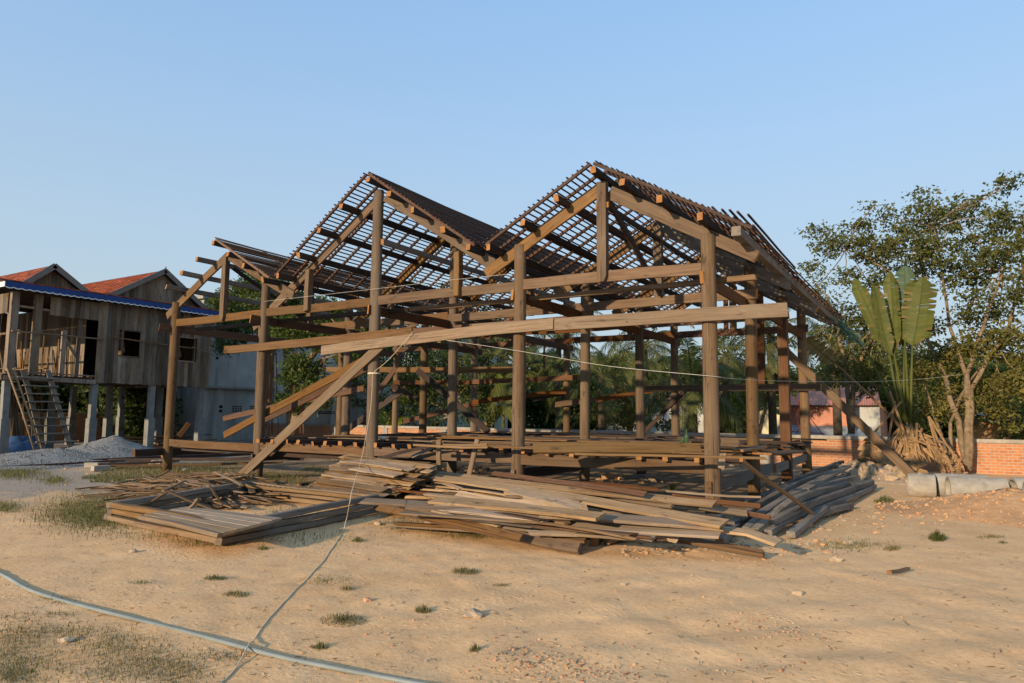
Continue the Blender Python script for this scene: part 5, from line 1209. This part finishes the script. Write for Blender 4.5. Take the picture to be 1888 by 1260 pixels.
def coconut(px, py, yy, hz, label, seed, L=3.1, nf=17, nuts=0, lean=(0, 0)):
    b = at(px, py, 'y', yy); g = random.Random(seed); b = Vector((b.x, yy, 0)); top = b+Vector((lean[0], lean[1], hz)); t = thing('coconut_palm', label, 'palm', b)
    m = MB(); pp = [b.lerp(top, i/8)+Vector((0, 0, 0)) for i in range(9)]; m.tube(pp, [.2-.05*i/8 for i in range(9)], 10); m.put('trunk', ['palm_bark'], t, smooth=True)
    for k in range(nf):
        el = 1.25-1.55*(k/nf)+g.uniform(-.12, .12); frond(t, top, k*2.4+g.uniform(-.3, .3), el, L*g.uniform(.85, 1.1), 1.35+g.uniform(-.2, .5), seed*31+k)
    for k in range(nuts):
        a = g.uniform(0, 6.3); m = MB(); bm = bmesh.new(); bmesh.ops.create_icosphere(bm, subdivisions=2, radius=.11)
        m.add([v.co+top+Vector((.22*math.cos(a), .22*math.sin(a), -.15-.28*g.random())) for v in bm.verts], [[v.index for v in f.verts] for f in bm.faces]); bm.free(); m.put('coconut', ['coconut_husk'], t, smooth=True)
coconut(1278, 795, 15.2, 2.6, 'coconut palm with yellow nuts just behind the wall left of the corner post', 5, nuts=7, L=3.0)
coconut(1110, 795, 17.5, 3.3, 'coconut palm with wide drooping fronds between two middle posts', 6, L=3.4)
coconut(960, 795, 17.0, 3.6, 'coconut palm with a dark trunk behind the tall centre post', 7, L=3.2)
coconut(1190, 790, 22, 5.0, 'tall coconut palm set back behind the drooping one', 8, L=3.6)
coconut(1340, 790, 21, 4.2, 'coconut palm whose fronds arch beside the corner post', 9, L=3.4)
coconut(1425, 790, 23, 5.2, 'thin far coconut palm seen between the squared post and the eave', 10, L=3.0, nf=13)
coconut(1030, 790, 24, 5.4, 'high far coconut palm whose fronds show against the sky', 11, L=3.4)
coconut(905, 790, 19, 3.2, 'squat coconut palm beside the dark bushy tree', 12, L=2.8)
coconut(340, 800, 27, 8.2, 'far palm whose crown shows above the stilt house roof edge', 13, L=2.6, nf=12)
coconut(1545, 800, 24, 5.0, 'far palm crown in the thin trees above the pink shed', 14, L=2.6, nf=13)

# paddle leaved traveller's palm and its dead leaves
ty = 11.0
tp = thing('fan_palm', 'tall fan of broad paddle leaves on long stalks with dead brown leaves hanging below', 'palm', at(1678, 866, 'y', ty+.3))
TB = at(1672, 800, 'y', ty)
m = MB(); m.tube([Vector((TB.x, ty+.1, -.05)), Vector((TB.x, ty+.1, .7)), TB], [.26, .22, .20], 12); m.put('trunk', ['palm_bark'], tp, smooth=True)
def paddle(bpx, tpx, wid, mat, seed, dy0=0, dy1=0, yaw=0.0, splits=6, curl=.12, stalk=True, stalk_mat='leaf_paddle', sb=None, droop=0.0, yb=ty):
    g = random.Random(seed); a, b = at(*bpx, 'y', yb+dy0), at(*tpx, 'y', yb+dy1); d = (b-a); L = d.length; d.normalize()
    view = (a-CAM).normalized(); side = d.cross(view).normalized(); side = (Matrix.Rotation(yaw, 3, d) @ side); nn = side.cross(d)
    n = 26; m = MB()
    for sg in (-1, 1):
        v = []; f = []; gap = set(g.sample(range(4, n-1), splits)); 
        for i in range(n):
            s0, s1 = i/n, (i+1)/n
            wf = lambda s: wid*(min(1, (s*5.5)**.6))*(min(1, ((1-s)*6.0+.02)**.6))*(1-.12*s)
            cen = lambda s: a.lerp(b, s)+nn*curl*L*math.sin(math.pi*s)*.6+Vector((0, 0, -droop*s*s))
            fl_ = Vector((0, 0, -g.uniform(.0, .10)))*(i in gap or (i-1) in gap); tear = g.uniform(.0, .004) if i in gap else .0; off = nn*(g.uniform(-.03, .03)*(1 if i in gap else .15)+(.008 if i % 2 else -.008))
            for (sa, sb_) in ((s0+tear*.8, s1),):
                w0, w1 = wf(sa), wf(sb_); slope = d*wid*.10
                v += [cen(sa), cen(sb_), cen(sb_)+side*sg*w1*.5-nn*w1*.10+slope*.5, cen(sa)+side*sg*w0*.5-nn*w0*.10+slope*.5, cen(sb_)+side*sg*w1*g.uniform(.93, 1.03)-nn*w1*.32+slope+off+fl_, cen(sa)+side*sg*w0-nn*w0*.32+slope+off+fl_]
                k = len(v)-6; f += [(k, k+1, k+2, k+3), (k+3, k+2, k+4, k+5)]
        m.add(v, f); m.m[-len(f)+1::2] = [1 if g.random() < .16 else 0 for _ in range(len(f)//2)]
    m.tube([a.lerp(b, i/8)+nn*curl*L*math.sin(math.pi*i/8)*.6+Vector((0, 0, -droop*(i/8)**2))-nn*.012 for i in range(9)], [.022-.0022*i for i in range(9)], 6)
    lf = m.put('leaf', [mat, 'leaf_paddle_old'], tp)
    if stalk:
        s0 = TB+Vector((g.uniform(-.12, .12), 0, -.1)) if sb is None else sb; q = MB(); q.tube([s0, s0.lerp(a, .5)+Vector((0, 0, .06)), a], [.05, .036, .024], 8); q.put('stalk', [stalk_mat], lf, smooth=True)
paddle((1634, 640), (1575, 515), .22, 'leaf_paddle', 1, splits=2, curl=.05)
paddle((1640, 655), (1612, 528), .20, 'leaf_paddle', 2, dy0=-.25, dy1=-.3, splits=2, curl=.05, yaw=.3)
paddle((1648, 650), (1641, 502), .22, 'leaf_paddle', 3, dy1=.2, splits=3, curl=.06, yaw=-.3)
paddle((1668, 620), (1668, 492), .30, 'leaf_paddle_blue', 4, dy0=.3, dy1=.4, splits=6, curl=.04)
paddle((1682, 640), (1702, 512), .46, 'leaf_paddle', 5, dy0=.1, dy1=.2, splits=7, curl=.08, yaw=-.3)
paddle((1667, 640), (1655, 560), .20, 'leaf_paddle', 6, dy0=.4, dy1=.5, splits=4)
paddle((1596, 642), (1504, 543), .20, 'leaf_paddle_blue', 7, dy0=-.2, dy1=-.5, splits=4, curl=.10, yaw=.9)
paddle((1542, 672), (1484, 618), .26, 'leaf_paddle_old', 8, dy0=-.3, dy1=-.6, splits=9, curl=.1, yaw=.4, droop=.12, stalk_mat='dead_leaf')
def deadleaf(pts, wid, seed, yb=ty-.5, ragged=1.0):
    g = random.Random(seed); P = [at(px, py, 'y', yb+dy) for px, py, dy in pts]; m = MB(); m.tube(P, [.035-.02*i/(len(P)-1) for i in range(len(P))], 6)
    Q = []
    for i in range(len(P)-1):
        for s in np.linspace(0, 1, 12)[:-1]: Q.append(P[i].lerp(P[i+1], s))
    n = len(Q); st = int(n*.45)
    for i in range(st, n-1):
        d = (Q[i+1]-Q[i]).normalized(); side = d.cross((Q[i]-CAM).normalized()).normalized()
        for sg in (-1, 1):
            if g.random() < .12: continue
            l = wid*g.uniform(.45, 1.1)*math.sin(math.pi*(.12+.8*(i-st)/(n-st)))**.5; e = (side*sg+Vector((g.uniform(-.25, .25), g.uniform(-.4, .4), g.uniform(-.65, .05)))).normalized()
            t0, t1 = Q[i], Q[i+1]+(Q[i+1]-Q[i])*.5; tw = Vector((0, g.uniform(-.05, .05), g.uniform(-.04, .02)))
            m.add([t0, t1, t1+e*l*.5+tw, t0+e*l*.5, t1+e*l+tw*2-d*.03, t0+e*l*.95+d*.02+tw], [(0, 1, 2, 3), (3, 2, 4, 5)])
    m.put('dead_leaf', ['dead_leaf'], tp)
deadleaf([(1662, 740, .3), (1610, 800, .1), (1606, 822, 0), (1590, 872, -.1)], .34, 1)
deadleaf([(1640, 722, .3), (1668, 800, .1), (1682, 860, -.1), (1692, 898, -.5)], .36, 2)
deadleaf([(1650, 740, .3), (1640, 800, .2), (1620, 880, -.3), (1625, 905, -.6)], .40, 3)
deadleaf([(1712, 768, .4), (1725, 820, .3), (1736, 852, .2), (1738, 876, .1)], .10, 4)
deadleaf([(1712, 768, .4), (1745, 820, .4), (1768, 852, .3), (1764, 878, .2)], .12, 5)
deadleaf([(1712, 770, .4), (1730, 815, .3), (1748, 850, .2), (1758, 878, .1)], .12, 6)
deadleaf([(1700, 790, .2), (1680, 830, .1), (1672, 860, 0), (1660, 890, -.4)], .30, 7)
deadleaf([(1690, 780, .0), (1690, 830, 0), (1668, 880, -.3), (1640, 905, -.8)], .34, 8)
deadleaf([(1650, 880, -.8), (1690, 888, -1.1), (1700, 892, -1.3), (1660, 905, -1.4)], .30, 9)
m = MB()
for k in range(110):
    a = TB+Vector((J.uniform(-.2, .3), J.uniform(-.3, .2), J.uniform(-.3, .35))); b = Vector((a.x+J.uniform(-.35, .75), a.y-J.uniform(.1, .5), J.uniform(.15, 1.0))); d = (b-a).normalized(); s = d.cross((a-CAM).normalized()).normalized()*J.uniform(.008, .028); mm_ = a.lerp(b, .6)+Vector((J.uniform(-.06, .06), -.05, J.uniform(-.02, .10)))
    m.add([a-s, a+s, mm_+s*1.5, mm_-s*1.5, b+s*.2, b-s*.2], [(0, 1, 2, 3), (3, 2, 4, 5)])
m.put('leaf_skirt', ['dead_leaf'], tp)
sk = [LB(1685, 770, 26, ty+.2, .8), LB(1672, 740, 20, ty+.3, .8), LB(1710, 790, 22, ty+.4, .8)]
b_ = at(1695, 868, 'y', ty+.5)
tree('shrub', 'small dark shrub growing round the foot of the paddle leaved palm', (b_.x, ty+.5, 0), [[(b_.x, ty+.4, 1.2)]], sk, 'leaf_dark', 77, r0=.03, density=24, size=.09, cat='shrub', clump=.22, per=30, shell=.2)
# young banana plant behind the wall
bp = thing('banana_plant', 'young banana plant with yellow green leaves over the wall beside the rope post', 'banana plant', at(712, 800, 'y', 14.0)); tp = bp; TB = at(712, 800, 'y', 14.0)
paddle((712, 786), (700, 752), .24, 'leaf_banana', 31, yb=14.0, splits=2); paddle((716, 786), (752, 770), .22, 'leaf_banana', 32, yb=14.0, splits=2, yaw=.5); paddle((710, 788), (690, 770), .2, 'leaf_paddle', 33, yb=14.0, splits=2); paddle((715, 786), (722, 758), .18, 'leaf_paddle', 34, yb=14.0, splits=2, yaw=-.6)
bp = thing('banana_plant', 'banana plant with one bright upright leaf among the palms', 'banana plant', at(925, 800, 'y', 15.6)); tp = bp; TB = at(925, 800, 'y', 15.6)
paddle((928, 745), (918, 690), .26, 'leaf_banana', 35, yb=15.6, splits=2); paddle((930, 750), (900, 770), .26, 'leaf_paddle', 36, yb=15.6, splits=4, droop=.3); paddle((930, 750), (962, 780), .26, 'leaf_paddle', 37, yb=15.6, splits=4, droop=.3); paddle((930, 745), (985, 690), .3, 'leaf_paddle', 38, yb=15.6, splits=4)

# ------------------------------------------------------------------ grass
def blades(name, pts, mats, seed, lean=.6, kind='stuff', **k):
    g = np.random.default_rng(seed); A = np.array([p[:3] for p in pts]); H = np.array([p[3] for p in pts]); n = len(A); a = g.uniform(0, 6.283, n); l = g.normal(0, lean, n)
    d = np.stack([np.cos(a)*np.sin(l), np.sin(a)*np.sin(l), np.abs(np.cos(l))+.05], 1); s = np.stack([-np.sin(a+.6), np.cos(a+.6), np.zeros(n)], 1)*(H*.030+.0016)[:, None]; h = H[:, None]
    mid = A+d*h*.55; tip = A+d*h+np.stack([np.cos(a)*H*.25, np.sin(a)*H*.25, -H*.12], 1)
    V = np.stack([A-s, A+s, mid+s*.8, mid-s*.8, mid-s*.8, mid+s*.8, tip+s*.1, tip-s*.1], 1).reshape(-1, 3); F = np.arange(n*8).reshape(-1, 4)
    fm = np.repeat(g.integers(0, len(mats), n), 2)
    return put(name, mesh_from(name, V, F, mats, fm), kind=kind, **k)
def gp(px, py, h): p = G(px, py, 0); return (p.x, p.y, float(ground_z(p.x, p.y)), h)
pts = []
for _ in range(60000):   # the turf under the left bays
    px, py = J.uniform(150, 690), J.uniform(838, 905); p = G(px, py, 0)
    q = vnoise(np.array([p.x]), np.array([p.y]), .45, 21)[0]+.5*vnoise(np.array([p.x]), np.array([p.y]), 1.7, 22)[0]
    if q > .66+.30*max(0, (py-878)/25)+.4*max(0, (260-px)/110): pts.append((p.x, p.y, float(ground_z(p.x, p.y)), J.uniform(.025, .085)*min(1.4, q+.2)))
for _ in range(14000):   # the tongue of grass left of the stacked frames
    px, py = J.gauss(180, 55), J.gauss(942, 17)
    if py > 900: pts.append(gp(px, py, J.uniform(.02, .075)))
for _ in range(2500): pts.append(gp(J.gauss(30, 28), J.gauss(872, 6), J.uniform(.04, .12)))
for _ in range(900): pts.append(gp(J.gauss(100, 14), J.gauss(886, 4), J.uniform(.03, .10)))
for _ in range(700): pts.append(gp(J.gauss(10, 14), J.gauss(934, 5), J.uniform(.03, .08)))
for _ in range(4200):    # by the foot of the frames and boards
    c = J.choice([(300, 985, 60, 8), (380, 1000, 30, 5), (560, 990, 70, 9), (800, 968, 60, 8), (880, 985, 40, 4), (740, 962, 30, 6), (540, 945, 40, 9), (1570, 1004, 40, 5)]); pts.append(gp(J.gauss(c[0], c[2]), J.gauss(c[1], c[3]), J.uniform(.02, .07)))
blades('turf_grass', pts, ['grass_blade', 'grass_green', 'grass_green', 'grass_dry'], 1, lean=.85)
pts = []
for cx, cy, sx_, sy_, n in [(20, 1200, 40, 26, 1800), (60, 1225, 50, 18, 900), (130, 1163, 50, 8, 700), (200, 1188, 42, 14, 1300), (270, 1215, 50, 16, 1300), (200, 1240, 70, 12, 900), (330, 1232, 40, 14, 900), (100, 1105, 24, 6, 260), (30, 1138, 30, 5, 200), (110, 1133, 18, 3, 160), (420, 1205, 26, 6, 320), (40, 1165, 40, 10, 500), (10, 1245, 30, 12, 900)]:
    for _ in range(int(n*.75)): pts.append(gp(J.gauss(cx, sx_), min(J.gauss(cy, sy_), 1290), J.uniform(.008, .035)))
blades('creeping_grass', pts, ['grass_dry', 'grass_blade', 'grass_dry'], 2, lean=1.1)
for k, (px, py, sx_, sy_, n, h, lb, mt) in enumerate([(1728, 994, 13, 3.5, 420, .13, 'lush green grass tuft on the open sand at right', 'grass_green'), (1630, 925, 16, 4, 420, .13, 'green grass tuft in front of the dead palm leaves', 'grass_green'), (857, 1052, 22, 4, 330, .07, 'dry grass tuft on the sand before the middle of the heap', 'grass_dry'), (780, 1122, 12, 3, 220, .07, 'small dry grass tuft right of the sprawling one', 'grass_dry'),
        (632, 1142, 34, 8, 480, .06, 'sprawling dry grass patch beside the rope', 'grass_dry'), (660, 995, 9, 2.5, 180, .07, 'little grey green tuft below the stacked frames', 'grass_blade'), (485, 1012, 9, 2, 130, .06, 'bright green sprig in front of the frames', 'grass_green'), (398, 1066, 18, 3, 240, .05, 'low grass tuft left of the rope', 'grass_blade'), (435, 1096, 20, 4, 240, .05, 'thin dry grass tuft near the rope bend', 'grass_dry'), (640, 1085, 12, 3, 130, .05, 'small flat tuft right of the rope', 'grass_dry'),
        (590, 1190, 14, 3, 150, .05, 'green tuft just above the hose', 'grass_blade'), (1825, 990, 22, 2.5, 220, .06, 'low tuft near the right edge below the red soil', 'grass_dry'), (1645, 1012, 13, 2.5, 240, .06, 'dry tuft right of the grey pile', 'grass_dry'), (875, 1195, 8, 3, 90, .06, 'scrubby brown tuft above the brick rubble', 'grass_dry'), (925, 1075, 14, 2, 120, .035, 'flat grass scrap on the sand at the centre', 'grass_dry'), (1848, 1000, 7, 2, 80, .05, 'small bright tuft close to the right edge', 'grass_green'), (600, 1068, 40, 8, 300, .04, 'thin scatter of dry grass stalks beside the rope', 'grass_dry'), (260, 1075, 18, 4, 130, .035, 'faint dry grass scrap on the sand at left', 'grass_dry'), (1240, 905, 7, 3, 260, .22, 'dark weed growing under the platform edge by the corner post', 'grass_green')]):
    blades('grass_tuft', [gp(px+sx_*1.3*r_*math.cos(a_), py+sy_*1.3*r_*math.sin(a_), h*J.uniform(.3, 1.1)*(1.15-.6*r_)) for r_, a_ in [(J.random()**.75, J.uniform(0, 6.283)) for _ in range(n)]], [mt, 'grass_blade'], 300+k, lean=.85, kind='thing', label=lb, cat='grass tuft', group='grass tufts on the sand')
# bits of straw and bark strewn on the dirt
m = MB()
for _ in range(420):
    p = G(J.uniform(0, 1880), 965+290*J.random()**1.3, 0); a = J.uniform(0, 3.14); L = J.uniform(.01, .06); z = float(ground_z(p.x, p.y))+.006; d = Vector((math.cos(a), math.sin(a), 0)); m.bar((p.x, p.y, z), Vector((p.x, p.y, z+J.uniform(0, .006)))+d*L, .004, .003)
m.put('litter', ['stick_wood'], kind='stuff')
